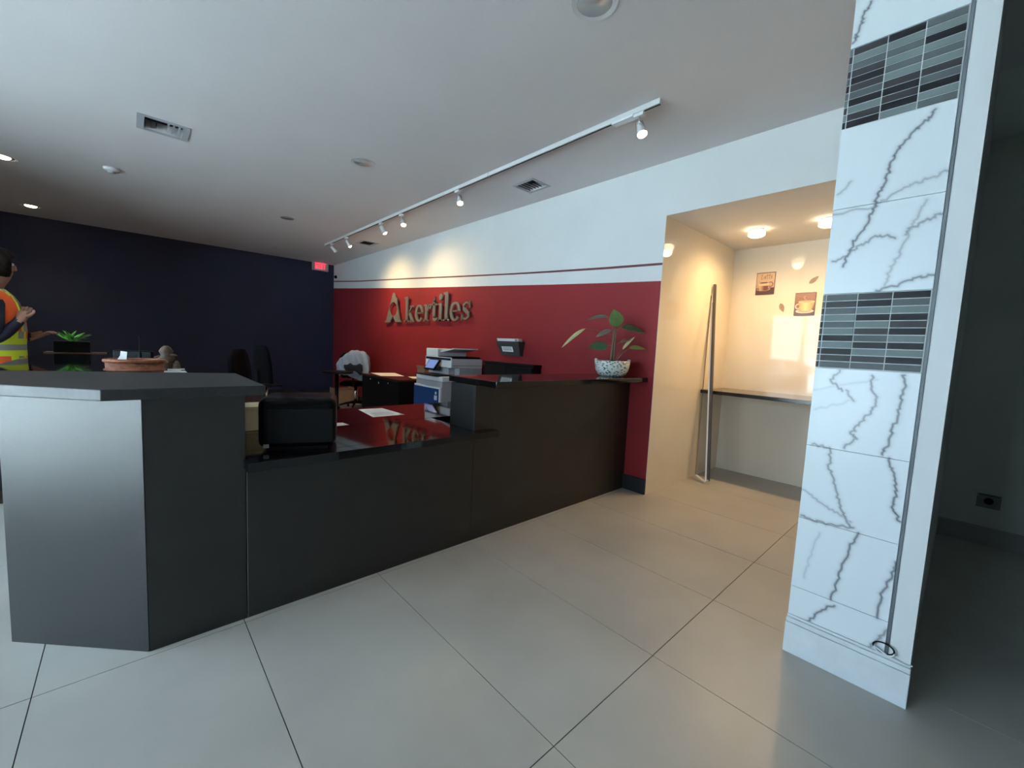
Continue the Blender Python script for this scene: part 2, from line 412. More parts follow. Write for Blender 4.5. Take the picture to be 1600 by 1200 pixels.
bm = B(); box(bm, PX - .012, PX + .012, PY0 - .004, PY1 + .004, 0, .132); box(bm, PX - .008, PX + .012, PY0 - .003, PY1 + .003, .1335, .153); box(bm, PX - .003, PX + .012, PY0 - .002, PY1 + .002, .1545, .165)
struct(obj('baseboard_partition', bm, mat('painted_plinth', (.70, .75, .78), .5, noise=.06, nscale=14), bevel=.002), 'white moulded baseboard at the foot of the marble partition', 'baseboard')

# ---- alcove
AB, AS, AZ = 4.88, 1.81, 2.41
struct(obj('wall_alcove_back', mbox(AB, AB + .15, .41, AS + .15, 0, AZ + .1), m_cream), 'glossy cream tiled back wall of the alcove', 'wall')
struct(obj('wall_alcove_side', mbox(XR - .004, AB, AS, AS + .004, 0, AZ), m_cream), 'glossy cream tiled side wall of the alcove', 'wall')
struct(obj('ceiling_alcove', mbox(XR + .002, AB, .41, AS + .004, AZ, AZ + .1), mat('alcove_ceiling_paint', (.74, .72, .68), .85)), 'low painted ceiling of the lit alcove', 'ceiling')
struct(obj('wall_alcove_right', mbox(4.49, AB, .26, PY1 - .001, 0, AZ), m_cream), 'cream side wall hidden behind the partition', 'wall')
# baseboard piece at the red wall
bm = B(); box(bm, XR - .02, XR, 1.812, 2.05, 0, .135)
struct(obj('baseboard_right', bm, m_base, bevel=.004), 'black vinyl baseboard at the foot of the red wall', 'baseboard')
bm = B(); box(bm, XR - .02, XR, 5.0, YB - .02, 0, .135); box(bm, XW, XR - .02, YB - .02, YB, 0, .135)
struct(obj('baseboard_back', bm, m_base), 'black vinyl baseboard behind the desks', 'baseboard')

# ================================================================== COUNTERS
YC = 2.04
def thing(name, loc, label, cat, rz=0, group=None):
    return tag(empty(name, loc, rz), label, cat, group)
# left tower with chamfered end and the arm running back
t = thing('reception_counter', (.1, 2.3, 0), 'tall black reception counter with angled end panel catching daylight', 'counter')
def panel(name, pts, z0, z1, t, m=m_lam, bev=.0015):
    bm = B(); prism(bm, [(x - t.location.x, y - t.location.y) for x, y in pts], z0, z1); return obj(name, bm, m, t, bevel=bev)
panel('angled_panel', [(.026, 2.04), (-.373, 2.434), (-.36, 2.447), (.039, 2.058)], 0, 1.0, t)
panel('front_panel', [(.028, 2.04), (.353, 2.04), (.353, 2.058), (.041, 2.058)], 0, 1.0, t)
panel('side_panel', [(.335, 2.06), (.353, 2.06), (.353, 2.40), (.335, 2.40)], 0, 1.0, t)
panel('side_panel', [(-.373, 2.437), (-.358, 2.450), (-.358, 5.0), (-.373, 5.0)], 0, 1.0, t)
panel('back_panel', [(-.20, 2.40), (.335, 2.40), (.335, 2.418), (-.20, 2.418)], 0, 1.0, t)
panel('back_panel', [(-.218, 2.42), (-.20, 2.42), (-.20, 5.0), (-.218, 5.0)], 0, 1.0, t)
bm = B(); prism(bm, [(-.078, 1.975), (.418, 1.985), (.418, 2.66), (-.095, 2.80), (-.50, 2.92), (-.50, 2.397)], 1.0, 1.04)
tag(obj('countertop', bm, mat('honed_dark_granite', (.016, .016, .018), .45, noise=.3, nscale=60), bevel=.003), 'dark granite top of the tall counter with angled end', 'countertop')
bm = B(); prism(bm, [(-.50, 2.924), (-.098, 2.803), (-.135, 5.02), (-.50, 5.02)], 1.0, 1.04)
tag(obj('countertop', bm, m_gran, bevel=.003), 'polished black granite counter arm carrying the boxed plant', 'countertop')
# low middle section
t = thing('reception_desk', (1.0, 2.3, 0), 'low middle section of the black reception counter', 'counter')
panel('front_panel', [(.356, YC), (1.578, YC), (1.578, YC + .018), (.356, YC + .018)], 0, .68, t)
panel('corner_trim', [(.356, YC - .002), (.3585, YC - .002), (.3585, YC), (.356, YC)], 0, .68, t, mat('dull_trim', (.16, .16, .16), .5), 0)
panel('inner_panel', [(.356, 3.10), (2.25, 3.10), (2.25, 3.118), (.356, 3.118)], 0, .68, t)
panel('support_panel', [(1.9, 2.36), (1.918, 2.36), (1.918, 3.098), (1.9, 3.098)], 0, .68, t)
panel('support_panel', [(.358, 2.44), (.376, 2.44), (.376, 3.098), (.358, 3.098)], 0, .68, t)
panel('support_panel', [(-.19, 3.10), (.354, 3.10), (.354, 3.118), (-.19, 3.118)], 0, .68, t)
bm = B(); box(bm, .345, 1.716, 1.957, 2.038, .681, .72); box(bm, .358, 1.577, 2.038, 2.545, .681, .72)
tag(obj('countertop', bm, m_gran, bevel=.002), 'polished black granite front ledge of the low counter', 'countertop')
tag(obj('countertop', mbox(-.19, 2.30, 2.548, 3.19, .681, .72), m_gran, bevel=.002), 'polished black granite inner work surface reflecting the red wall', 'countertop')
# right tower
t = thing('reception_counter', (2.4, 2.2, 0), 'tall black reception counter meeting the red wall', 'counter')
panel('front_panel', [(1.580, YC), (XR - .001, YC), (XR - .001, YC + .018), (1.580, YC + .018)], 0, 1.0, t)
panel('side_panel', [(1.580, YC + .019), (1.598, YC + .019), (1.598, 2.31), (1.580, 2.31)], 0, 1.0, t)
panel('back_panel', [(1.599, 2.292), (XR - .001, 2.292), (XR - .001, 2.31), (1.599, 2.31)], 0, 1.0, t)
bm = B(); box(bm, 1.600, XR - .001, 1.868, 2.37, 1.001, 1.04)
tag(obj('countertop', bm, m_gran, bevel=.003), 'polished dark granite ledge carrying the potted plant', 'countertop')

# ================================================================== ALCOVE CONTENTS
bm = B(); box(bm, 4.30, AB - .001, .42, AS - .002, .875, .91)
tag(obj('wall_shelf', bm, mat('dark_stone_shelf', (.02, .018, .017), .12), bevel=.003), 'dark polished shelf across the back of the lit alcove', 'shelf')
for k, (lx, ly) in enumerate(((4.19, 1.385), (4.20, .86))):
    lt = thing('ceiling_lamp', (lx, ly, AZ), ['warm round ceiling lamp in the middle of the alcove', 'warm ceiling lamp half hidden behind the marble partition'][k], 'lamp', group='alcove ceiling lamps')
    bm = B(); lathe(bm, [(.058, 0), (.058, -.012), (.05, -.016)], 24); obj('base', bm, m_trimw, lt, True)
    bm = B(); lathe(bm, [(.045, -.016), (.068, -.030), (.068, -.055), (.05, -.066)], 24); obj('lens', bm, m_puck, lt, True)
    L = bpy.data.lights.new('lamp_light', 'SPOT'); L.energy = 38; L.color = (1, .63, .28); L.shadow_soft_size = .05; L.spot_size = PI; L.spot_blend = 1.0
    lo = bpy.data.objects.new('lamp_light', L); COL.objects.link(lo); lo.parent = lt; lo.location = (0, 0, -.085)

def painted(name, w, h, fn, label, cat, x, yc, zc, n=64, thick=.008, group=None):
    """flat printed tile facing -x; fn(u,v) gives an RGB colour, u to the right as seen, v up"""
    m = int(n * h / w); bm = B()
    V = [[bm.verts.new((0, w / 2 - w * i / n, -h / 2 + h * j / m)) for j in range(m + 1)] for i in range(n + 1)]
    for i in range(n):
        for j in range(m): bm.faces.new((V[i][j], V[i + 1][j], V[i + 1][j + 1], V[i][j + 1]))
    ring = [V[i][0] for i in range(n + 1)] + [V[n][j] for j in range(1, m + 1)] + [V[i][m] for i in range(n - 1, -1, -1)] + [V[0][j] for j in range(m - 1, 0, -1)]
    back = [bm.verts.new((thick, v.co.y, v.co.z)) for v in ring]
    for k in range(len(ring)): bm.faces.new((ring[k], back[k], back[(k + 1) % len(ring)], ring[(k + 1) % len(ring)]))
    bmesh.ops.recalc_face_normals(bm, faces=bm.faces)
    me = bpy.data.meshes.new(name); bm.to_mesh(me); bm.free()
    at = me.attributes.new('tint', 'FLOAT_COLOR', 'POINT'); vals = []
    for i in range(n + 1):
        for j in range(m + 1): vals += [*fn(i / n, j / m), 1]
    vals += [.05, .02, .01, 1] * len(ring)
    at.data.foreach_set('color', vals)
    o = link(name, me, m_print); o.location = (x, yc, zc)
    return tag(o, label, cat, group)
def lerp(a, b, t):
    t = max(0, min(1, t)); return tuple(p + (q - p) * t for p, q in zip(a, b))
def ell(u, v, cx, cy, rx, ry): return ((u - cx) / rx) ** 2 + ((v - cy) / ry) ** 2
# scribbled word strokes of the first picture
JAVA = []
def stroke_pts(pts): JAVA.extend(zip(pts, pts[1:]))
for ox, ch in ((.26, 'L'), (.40, 'a'), (.53, 't'), (.65, 't'), (.77, 'e')):
    if ch == 'L': stroke_pts([(ox + .04, .92), (ox, .72), (ox + .08, .70)])
    elif ch == 'a': stroke_pts([(ox + .08, .82), (ox, .78), (ox + .01, .71), (ox + .07, .74), (ox + .09, .83), (ox + .09, .71)])
    elif ch == 't': stroke_pts([(ox + .05, .92), (ox + .03, .72), (ox + .07, .71)]); stroke_pts([(ox, .85), (ox + .09, .86)])
    else: stroke_pts([(ox, .77), (ox + .07, .79), (ox + .05, .85), (ox, .80), (ox + .02, .71), (ox + .08, .73)])
def art1(u, v):
    e = .03
    if u < e or u > 1 - e or v < e or v > 1 - e: return (.06, .022, .012)
    tan = (.62, .42, .24); c = lerp((.50, .30, .16), tan, (v - .3) / .5)
    if v < .30: c = (.075, .022, .012)
    if v > .66:
        d = min(segd((u, v), a, b) for a, b in JAVA)
        if d < .014: c = (.28, .15, .08)
    if ell(u, v, .42, .24, .38, .085) < 1: c = (.36, .20, .13)
    if ell(u, v, .42, .25, .28, .045) < 1: c = (.16, .05, .03)
    if .12 < u < .70 and .18 < v < .53:
        half = .21 + .08 * (v - .18) / .35
        if abs(u - .42) < half: c = lerp((.55, .36, .20), (.16, .045, .02), (u - .25) / .2) if v < .40 else (.66, .48, .28)
    if ell(u, v, .42, .53, .30, .045) < 1: c = (.70, .54, .34)
    if ell(u, v, .42, .535, .26, .03) < 1: c = (.10, .035, .015)
    q = ell(u, v, .78, .45, .15, .12)
    if .45 < q < 1 and u > .70: c = (.17, .07, .03)
    return c
def art2(u, v):
    e = .03
    if u < e or u > 1 - e or v < e or v > 1 - e: return (.09, .035, .016)
    c = lerp((.22, .095, .035), (.36, .17, .07), (v - .5) * 1.6 + .12 * math.sin(30 * v + 4 * u))
    if v < .28: c = lerp((.13, .07, .055), (.05, .02, .015), (u - .6) * 2)
    if ell(u, v, .52, .19, .44, .09) < 1: c = (.74, .60, .44)
    if ell(u, v, .52, .205, .33, .055) < 1: c = (.42, .27, .16)
    q = ell(u, v, .18, .40, .14, .12)
    if .42 < q < 1: c = (.80, .64, .40)
    if .20 < v < .60:
        half = .20 + .20 * ((v - .20) / .40) ** .6
        if abs(u - .58) < half: c = lerp((.42, .23, .06), (.85, .62, .26), 1 - abs(u - .55) / .4)
    if ell(u, v, .58, .60, .40, .05) < 1: c = (.80, .62, .32)
    if ell(u, v, .58, .605, .33, .032) < 1: c = (.52, .33, .13)
    if v > .66 and abs(u - .55 - .10 * math.sin(14 * v)) < .022 and v < .86: c = (.55, .32, .17)
    return c
painted('coffee_picture', .172, .226, art1, 'small brown coffee cup picture tile, upper left in the alcove', 'picture', AB - .009, 1.482, 2.030, group='coffee picture tiles')
painted('coffee_picture', .170, .222, art2, 'small picture tile of a yellow cup and saucer, beside the marble partition', 'picture', AB - .009, 1.118, 1.804, group='coffee picture tiles')
def leaf_decal(yc, zc, ang, L, W, label):
    pts = [(0, 0)]
    n = 9
    up_ = [(L * k / n, W * math.sin(PI * (k / n) ** .8) ** .9) for k in range(1, n)]
    pts = [(0, 0)] + [(a, b) for a, b in up_] + [(L, 0)] + [(a, -b) for a, b in up_[::-1]]
    bm = B()
    def P(p, x):
        a, b = p[0] - L / 2, p[1]
        return (x, yc - (a * math.cos(ang) - b * math.sin(ang)), zc + a * math.sin(ang) + b * math.cos(ang))
    f = [bm.verts.new(P(p, AB - .003)) for p in pts]; g_ = [bm.verts.new(P(p, AB - .0005)) for p in pts]
    bm.faces.new(f); bm.faces.new(g_[::-1])
    for k in range(len(f)): bm.faces.new((f[k], f[(k + 1) % len(f)], g_[(k + 1) % len(f)], g_[k]))
    rib = [P((L * .05, .0012), AB - .0034), P((L * .95, .0012), AB - .0034), P((L * .95, -.0012), AB - .0034), P((L * .05, -.0012), AB - .0034)]
    lf = obj('leaf_ornament', bm, mat('brown_leaf_print', (.30, .21, .14), .5, noise=.15, nscale=40))
    bm = B(); bm.faces.new([bm.verts.new(q) for q in rib]); obj('midrib', bm, mat('leaf_midrib', (.20, .13, .08), .5), lf)
    tag(lf, label, 'ornament', 'leaf ornaments on the alcove wall')
leaf_decal(1.066, 2.033, .74, .098, .021, 'slanting brown leaf ornament high beside the marble partition')
leaf_decal(1.312, 1.776, -1.22, .096, .022, 'upright brown leaf ornament between the two coffee pictures')
# leaning bar
t = thing('leaning_bar', (4.139, 1.596, 0), 'slim metal edged bar leaning on the alcove side wall', 'bar')
def bar(name, a, b, w, d, m, t):
    a, b = Vector(a), Vector(b); z = (b - a).normalized(); x = z.cross(Vector((0, 1, 0))).normalized(); y = z.cross(x)
    bm = B(); vs_ = []
    for p in (a, b):
        vs_.append([bm.verts.new(p + x * sx * w / 2 + y * sy * d / 2 - t.location) for sx, sy in ((-1, -1), (1, -1), (1, 1), (-1, 1))])
    bm.faces.new(vs_[0][::-1]); bm.faces.new(vs_[1])
    for k in range(4): bm.faces.new((vs_[0][k], vs_[0][(k + 1) % 4], vs_[1][(k + 1) % 4], vs_[1][k]))
    return obj(name, bm, m, t)
bar('bar_body', (4.142, 1.592, .035), (4.369, 1.785, 1.975), .030, .022, mat('dark_metal_bar', (.10, .09, .085), .35, metal=.7), t)
bar('white_edge', (4.128, 1.608, .03), (4.352, 1.792, 1.80), .012, .014, m_whitep, t)
bar('foot_cap', (4.138, 1.594, .0), (4.143, 1.598, .05), .036, .03, m_chrome, t)
bar('floor_strip', (4.145, 1.604, .006), (4.343, 1.796, .006), .012, .02, m_whitep, t)
bar('wall_strip', (4.345, 1.804, .008), (4.356, 1.804, 1.86), .010, .005, mat('tan_strip', (.42, .30, .18), .5), t)

# ================================================================== CEILING FITTINGS
DL = ['unlit recessed downlight nearest the middle of the ceiling', 'small unlit recessed downlight far along the ceiling', 'glowing recessed downlight close to the navy wall', 'glowing recessed downlight at the left edge', 'unlit recessed downlight at the top edge above the spot track']
for (x, y, r, on_), lab in zip(DOWN, DL):
    t = thing('downlight', (x, y, ZC), lab, 'downlight', group='recessed downlights')
    bm = B(); lathe(bm, [(r - .006, .0), (r + .018, -.002), (r + .022, .0)], 28, cap=False)
    rings = lathe(bm, [(r - .006, -.001), (r + .018, -.004)], 28, cap=False); obj('trim_ring', bm, m_trimw if not on_ else m_trimw, t, True)
    bm = B(); lathe(bm, [(r - .004, -.001), (r - .012, .06), (r * .55, .105), (.02, .11)], 28); obj('reflector', bm, m_can, t, True)
    bm = B(); zb = -.048 if on_ else .012; kb = 1.5 if on_ else .7
    lathe(bm, [(.0005, .035 + zb), (.03 * kb, .036 + zb), (.042 * kb, .05 + zb), (.035 * kb, .08 + zb), (.02, .108 + zb)], 20, cap=False); obj('bulb', bm, m_bulb_w if on_ else m_trimw, t, True)
    if on_:
        L = bpy.data.lights.new('downlight_light', 'SPOT'); L.energy = 45; L.color = (1, .78, .55); L.spot_size = 1.9; L.spot_blend = .8; L.shadow_soft_size = .04
        lo = bpy.data.objects.new('downlight_light', L); COL.objects.link(lo); lo.parent = t; lo.location = (0, 0, -.01)
VL = ['square white ceiling vent with twisted slats at the left', 'square dark slatted vent near the red wall beside the spot track', 'small dark ceiling vent at the far end of the spot track']
for k, ((x0, x1, y0, y1), lab) in enumerate(zip(VENT, VL)):
    cx, cy = (x0 + x1) / 2, (y0 + y1) / 2; w, h = (x1 - x0) / 2, (y1 - y0) / 2
    t = thing('ceiling_vent', (cx, cy, ZC), lab, 'vent', group='ceiling vents')
    bm = B(); e = .045 if k == 0 else .032
    for a in ((-w, w, -h, -h + e * .75), (-w, w, h - e * .75, h), (-w, -w + e, -h + e * .75, h - e * .75), (w - e, w, -h + e * .75, h - e * .75)): box(bm, *a, -.006, -.001)
    obj('frame', bm, mat('grey_vent_frame', (.40, .41, .43), .5), t, bevel=.001)
    obj('duct', mbox(-w + .03, w - .03, -h + .03, h - .03, .07, .075), m_dark, t)
    if k == 0:
        for q in range(4):
            bm = B(); a = q * .034; xx = .02 + a
            v = [bm.verts.new(p) for p in ((xx, -h + .04, .006), (xx + .016, -h + .04, .03), (xx + .016, h - .04, .03), (xx, h - .04, .006))]
            v2 = [bm.verts.new(p.co + Vector((.003, 0, .001))) for p in v]
            bm.faces.new(v); bm.faces.new(v2[::-1])
            for i in range(4): bm.faces.new((v[i], v[(i + 1) % 4], v2[(i + 1) % 4], v2[i]))
            obj('slat', bm, m_whitep, t)
        for q in range(3): obj('slat', mbox(-w + .05 + q * .034, -w + .053 + q * .034, -h + .04, h - .04, .012, .045), m_dark, t)
    else:
        for q in range(6):
            yy = -h + .045 + q * (2 * h - .09) / 5
            bm = B(); v = [bm.verts.new(p) for p in ((-w + .034, yy, .0), (w - .034, yy, .0), (w - .034, yy + .018, .02), (-w + .034, yy + .018, .02))]
            v2 = [bm.verts.new(p.co + Vector((0, .002, .002))) for p in v]
            bm.faces.new(v); bm.faces.new(v2[::-1])
            for i in range(4): bm.faces.new((v[i], v[(i + 1) % 4], v2[(i + 1) % 4], v2[i]))
            obj('slat', bm, mat('dark_vent_metal', (.05, .05, .055), .5) if k == 2 else mat('grey_vent_metal', (.10, .10, .11), .5), t)
# spot track
t = thing('track_rail', (2.50, 4.5, ZC), 'long white lighting track rail mounted on the ceiling', 'track rail')
bm = B(); box(bm, -.018, .018, -3.05, 3.05, -.034, -.001); obj('rail', bm, m_trimw, t, bevel=.002)
obj('rail_slot', mbox(-.006, .006, -3.045, 3.03, -.0355, -.0335), m_dark, t)
bm = B(); box(bm, -.026, .026, -2.865, -2.70, -.05, -.0355); obj('feed_box', bm, m_whitep, t, bevel=.002)
obj('joint', mbox(-.020, .020, -1.35, -1.343, -.036, -.001), m_greyp, t)
SPOTS = [(1.60, (-.22, -.40, -1), 1, 'lit track spotlight nearest, with looped wire, at the near end of the rail', 12, 1.5),
         (3.66, (-.20, -.45, -1), 1, 'lit track spotlight hanging beside the square dark vent', 12, 1.5),
         (4.86, (-.12, -.45, -1), 1, 'lit glaring track spotlight in the middle of the rail', 12, 1.5),
         (5.42, (.80, -.40, -1.35), 1, 'track spotlight tilted to the wall, just past the glaring one', 58, 2.3),
         (6.62, (.80, -.12, -1.3), 1, 'track spotlight tilted to the wall beside the small far vent', 72, 2.3),
         (7.25, (.70, -.2, -.7), 0, 'unlit track spotlight at the far end of the rail', 0, 1)]
for (y, d, lit, lab, en, ang) in SPOTS:
    d = Vector(d).normalized()
    t = thing('track_spotlight', (2.50, y, ZC - .036), lab, 'spotlight', group='spotlights on the ceiling track')
    obj('adapter', mbox(-.016, .016, -.035, .035, -.022, .0), m_whitep, t, bevel=.002)
    piv = Vector((.03, 0, -.085))
    bm = B(); tube(bm, [(0, 0, -.02), (.004, 0, -.05), piv + Vector((0, .028, 0))], .0045, 8); tube(bm, [(0, 0, -.02), (.004, 0, -.05), piv + Vector((0, -.028, 0))], .0045, 8); obj('yoke', bm, m_alu, t, True)
    bm = B(); lathe(bm, [(.012, -.055), (.022, -.05), (.024, -.01), (.030, .025), (.033, .05)], 20, cap=False)
    lathe(bm, [(.031, .05), (.022, .02), (.004, .0)], 20, cap=False)
    hd = obj('lamp_head', bm, m_trimw, t, True); hd.location = piv; hd.rotation_euler = look_rot(d, 'Z')
    bm = B(); lathe(bm, [(.0005, .066), (.014, .062), (.023, .050), (.028, .040)], 20, cap=False); bl = obj('bulb', bm, m_bulb if lit else m_whitep, hd, True)
    bm = B(); tube(bm, [(0, .02, -.015), (.03, .05, -.03), (.045, .045, -.07), (.02, .0, -.11)], .002, 6); obj('wire', bm, m_greyp, t, True)
    if lit:
        L = bpy.data.lights.new('spot_light', 'SPOT'); L.energy = en; L.color = (1, .70, .30); L.spot_size = ang; L.spot_blend = 1.0; L.shadow_soft_size = .03
        lo = bpy.data.objects.new('spot_light', L); COL.objects.link(lo); lo.parent = t; lo.location = piv + d * .062; lo.rotation_euler = look_rot(d, '-Z')
# smoke detector, sprinkler, camera, exit sign
t = thing('smoke_detector', (-.09, 5.98, ZC), 'small round smoke detector on the ceiling left of the vent', 'detector')
bm = B(); lathe(bm, [(.065, -.001), (.065, -.018), (.05, -.034), (.02, -.038)], 24); obj('body', bm, m_trimw, t, True)
bm = B(); lathe(bm, [(.03, -.037), (.028, -.046), (.01, -.048)], 16); obj('sensor', bm, m_greyp, t, True)
t = thing('sprinkler', (1.98, 8.6, ZC), 'tiny ceiling sprinkler near the navy wall', 'sprinkler')
bm = B(); lathe(bm, [(.05, -.001), (.045, -.01), (.012, -.014), (.010, -.04)], 18); obj('rosette', bm, m_trimw, t, True)
bm = B(); lathe(bm, [(.028, -.044), (.028, -.047)], 16); obj('deflector', bm, m_alu, t)
t = thing('exit_sign', (3.05, YB, 2.80), 'red lit EXIT sign high on the navy wall', 'sign')
obj('housing', mbox(-.165, .165, -.045, -.001, -.115, .085), mat('exit_housing', (.50, .46, .46), .5), t, bevel=.006)
obj('face', mbox(-.115, .115, -.048, -.0455, -.095, .065), m_exit, t)
bm = B()
def ebar(x0, z0, x1, z1, w=.012):
    d_ = Vector((x1 - x0, 0, z1 - z0)); n = Vector((d_.z, 0, -d_.x)).normalized() * w / 2
    a = [bm.verts.new(p) for p in (Vector((x0, -.049, z0)) + n, Vector((x1, -.049, z1)) + n, Vector((x1, -.049, z1)) - n, Vector((x0, -.049, z0)) - n)]
    b = [bm.verts.new(v.co - Vector((0, .003, 0))) for v in a]
    bm.faces.new(a); bm.faces.new(b[::-1])
    for i in range(4): bm.faces.new((a[i], a[(i + 1) % 4], b[(i + 1) % 4], b[i]))
lo_, hi_ = -.075, .045; md_ = (lo_ + hi_) / 2
ebar(-.100, lo_, -.100, hi_); ebar(-.100, hi_ - .006, -.058, hi_ - .006); ebar(-.100, md_, -.064, md_); ebar(-.100, lo_ + .006, -.058, lo_ + .006)
ebar(-.042, lo_, .008, hi_); ebar(-.042, hi_, .008, lo_)
ebar(.030, lo_, .030, hi_)
ebar(.052, hi_ - .006, .106, hi_ - .006); ebar(.079, lo_, .079, hi_)
obj('lettering', bm, m_red_led, t)
t = thing('security_camera', (XR, 9.32, 2.58), 'small dark dome security camera in the far corner', 'camera')
bm = B(); lathe(bm, [(.035, 0), (.035, .02), (.02, .025)], 18); b_ = obj('mount', bm, m_whitep, t, True); b_.rotation_euler = (0, -PI / 2, 0)
bm = B(); bmesh.ops.create_icosphere(bm, subdivisions=2, radius=.035); d_ = obj('dome', bm, m_gloss, t, True); d_.location = (-.045, 0, -.005)

# ================================================================== WALL SIGN AND FITTINGS
sg = thing('wall_sign', (XR, 5.7, 1.575), 'bronze raised letters reading kertiles with a house-shaped A', 'sign')
SY = 5.7
def letter(name, pieces, th=.020, off=.030):
    """pieces: quad strips or polygons in (y_left_to_right metres from the sign's left end, z)"""
    bm = B()
    for poly in pieces:
        f = [bm.verts.new((-off - th, (6.93 - a) - SY, z)) for a, z in poly]; g_ = [bm.verts.new((-off, (6.93 - a) - SY, z)) for a, z in poly]
        n = len(poly); bm.faces.new(f); bm.faces.new(g_[::-1])
        for k in range(n): bm.faces.new((f[k], f[(k + 1) % n], g_[(k + 1) % n], g_[k]))
    o = obj(name, bm, m_bronze, sg)
    return o
def rect(a0, a1, z0, z1): return [(a0, z0), (a1, z0), (a1, z1), (a0, z1)]
def strip(pts, ws):
    out = []; L_, R_ = [], []
    n = len(pts)
    for k, (p, w) in enumerate(zip(pts, ws)):
        q0, q1 = pts[max(k - 1, 0)], pts[min(k + 1, n - 1)]
        dx, dz = q1[0] - q0[0], q1[1] - q0[1]; l = math.hypot(dx, dz) or 1
        nx, nz = -dz / l * w / 2, dx / l * w / 2
        L_.append((p[0] + nx, p[1] + nz)); R_.append((p[0] - nx, p[1] - nz))
    for k in range(n - 1): out.append([L_[k], L_[k + 1], R_[k + 1], R_[k]])
    return out
def arc(cx, cz, rx, rz, a0, a1, n, wfun):
    pts = [(cx + rx * math.cos(math.radians(a0 + (a1 - a0) * k / n)), cz + rz * math.sin(math.radians(a0 + (a1 - a0) * k / n))) for k in range(n + 1)]
    return strip(pts, [wfun(math.radians(a0 + (a1 - a0) * k / n)) for k in range(n + 1)])
XH, AH, SER = .255, .40, .024
def serif(a0, a1, z=0): return rect(a0, a1, z, z + SER)
# house-shaped A: 0 .. .595
A_OUT = [(0, 0), (.215, 0), (.225, .035), (.262, .062), (.30, .102), (.338, .062), (.375, .035), (.385, 0), (.595, 0), (.585, .025), (.555, .035), (.455, .285), (.455, .405), (.415, .405), (.415, .375), (.345, .475), (.31, .495), (.285, .475), (.055, .035), (.01, .025)]
A_HOLE = [(.312 + .134 * math.cos(2 * PI * k / 30), .218 + .114 * math.sin(2 * PI * k / 30)) for k in range(30)]
bm = B()
for xx in (-.050, -.030):
    es = []
    for pl_ in (A_OUT, A_HOLE):
        es += loop(bm, [(xx, (6.93 - a) - SY, z) for a, z in pl_])
    bmesh.ops.triangle_fill(bm, use_beauty=True, use_dissolve=False, edges=es)
for pl_ in (A_OUT, A_HOLE):
    for k in range(len(pl_)):
        (a, z), (b, w) = pl_[k], pl_[(k + 1) % len(pl_)]
        bm.faces.new([bm.verts.new(q) for q in ((-.050, 6.93 - a - SY, z), (-.050, 6.93 - b - SY, w), (-.030, 6.93 - b - SY, w), (-.030, 6.93 - a - SY, z))])
bmesh.ops.remove_doubles(bm, verts=bm.verts, dist=.0002)
obj('house_letter_a', bm, m_bronze, sg)
def lk(o):
    s = [rect(o + .045, o + .112, 0, AH), serif(o, o + .155), [(o, AH - .03), (o + .05, AH - .03), (o + .05, AH), (o, AH - .008)]]
    s += strip([(o + .105, .10), (o + .25, XH - .01)], [.026, .028]) + strip([(o + .155, .155), (o + .265, .01)], [.055, .066])
    return s + [serif(o + .18, o + .325), rect(o + .18, o + .315, XH - SER, XH)]
def le(o, W):
    cx, cz = o + W / 2, XH / 2
    rx, rz = W / 2 - .033, XH / 2 - .012
    w = lambda a: .024 + .040 * abs(math.cos(a))
    s = arc(cx, cz, rx, rz, 0, 318, 30, w)
    return s + [rect(o + .05, o + W - .01, cz - .004, cz + .014)]
def lr(o):
    return [rect(o + .035, o + .098, 0, XH), serif(o, o + .135), [(o, XH - .025), (o + .04, XH - .025), (o + .04, XH), (o, XH - .005)]] + strip([(o + .10, .16), (o + .135, .225), (o + .175, .24)], [.03, .045, .04]) + arc(o + .18, .215, .018, .018, 0, 360, 10, lambda a: .037)
def lt(o):
    return [rect(o + .055, o + .118, .05, XH + .05), [(o + .055, XH + .02), (o + .118, XH + .02), (o + .118, XH + .10)], rect(o, o + .18, XH - SER, XH)] + strip([(o + .088, .07), (o + .10, .03), (o + .14, .018), (o + .185, .045)], [.075, .065, .036, .02])
def li(o):
    return [rect(o + .035, o + .102, 0, XH), serif(o, o + .135), [(o, XH - .025), (o + .04, XH - .025), (o + .04, XH), (o, XH - .005)]] + arc(o + .068, XH + .088, .022, .022, 0, 360, 14, lambda a: .046)
def ll(o):
    return [rect(o + .040, o + .112, 0, AH + .005), serif(o, o + .15), [(o, AH - .025), (o + .04, AH - .025), (o + .04, AH + .005), (o, AH)]]
def ls(o, W):
    pts = [(o + W - .035, XH - .075), (o + W - .05, XH - .03), (o + W / 2, XH - .018), (o + .055, XH - .055), (o + .06, XH - .10), (o + W / 2, XH / 2), (o + W - .06, .095), (o + W - .05, .055), (o + W / 2, .018), (o + .05, .03), (o + .03, .08)]
    return strip(pts, [.014, .02, .026, .042, .052, .058, .052, .042, .026, .02, .014]) + [rect(o + W - .04, o + W - .018, XH - .09, XH), rect(o + .01, o + .03, 0, .09)]
for nm, pc in (('letter_k', lk(.70)), ('letter_e', le(1.045, .25)), ('letter_r', lr(1.31)), ('letter_t', lt(1.51)), ('letter_i', li(1.70)), ('letter_l', ll(1.845)), ('letter_e', le(2.005, .26)), ('letter_s', ls(2.275, .225))):
    letter(nm, pc)
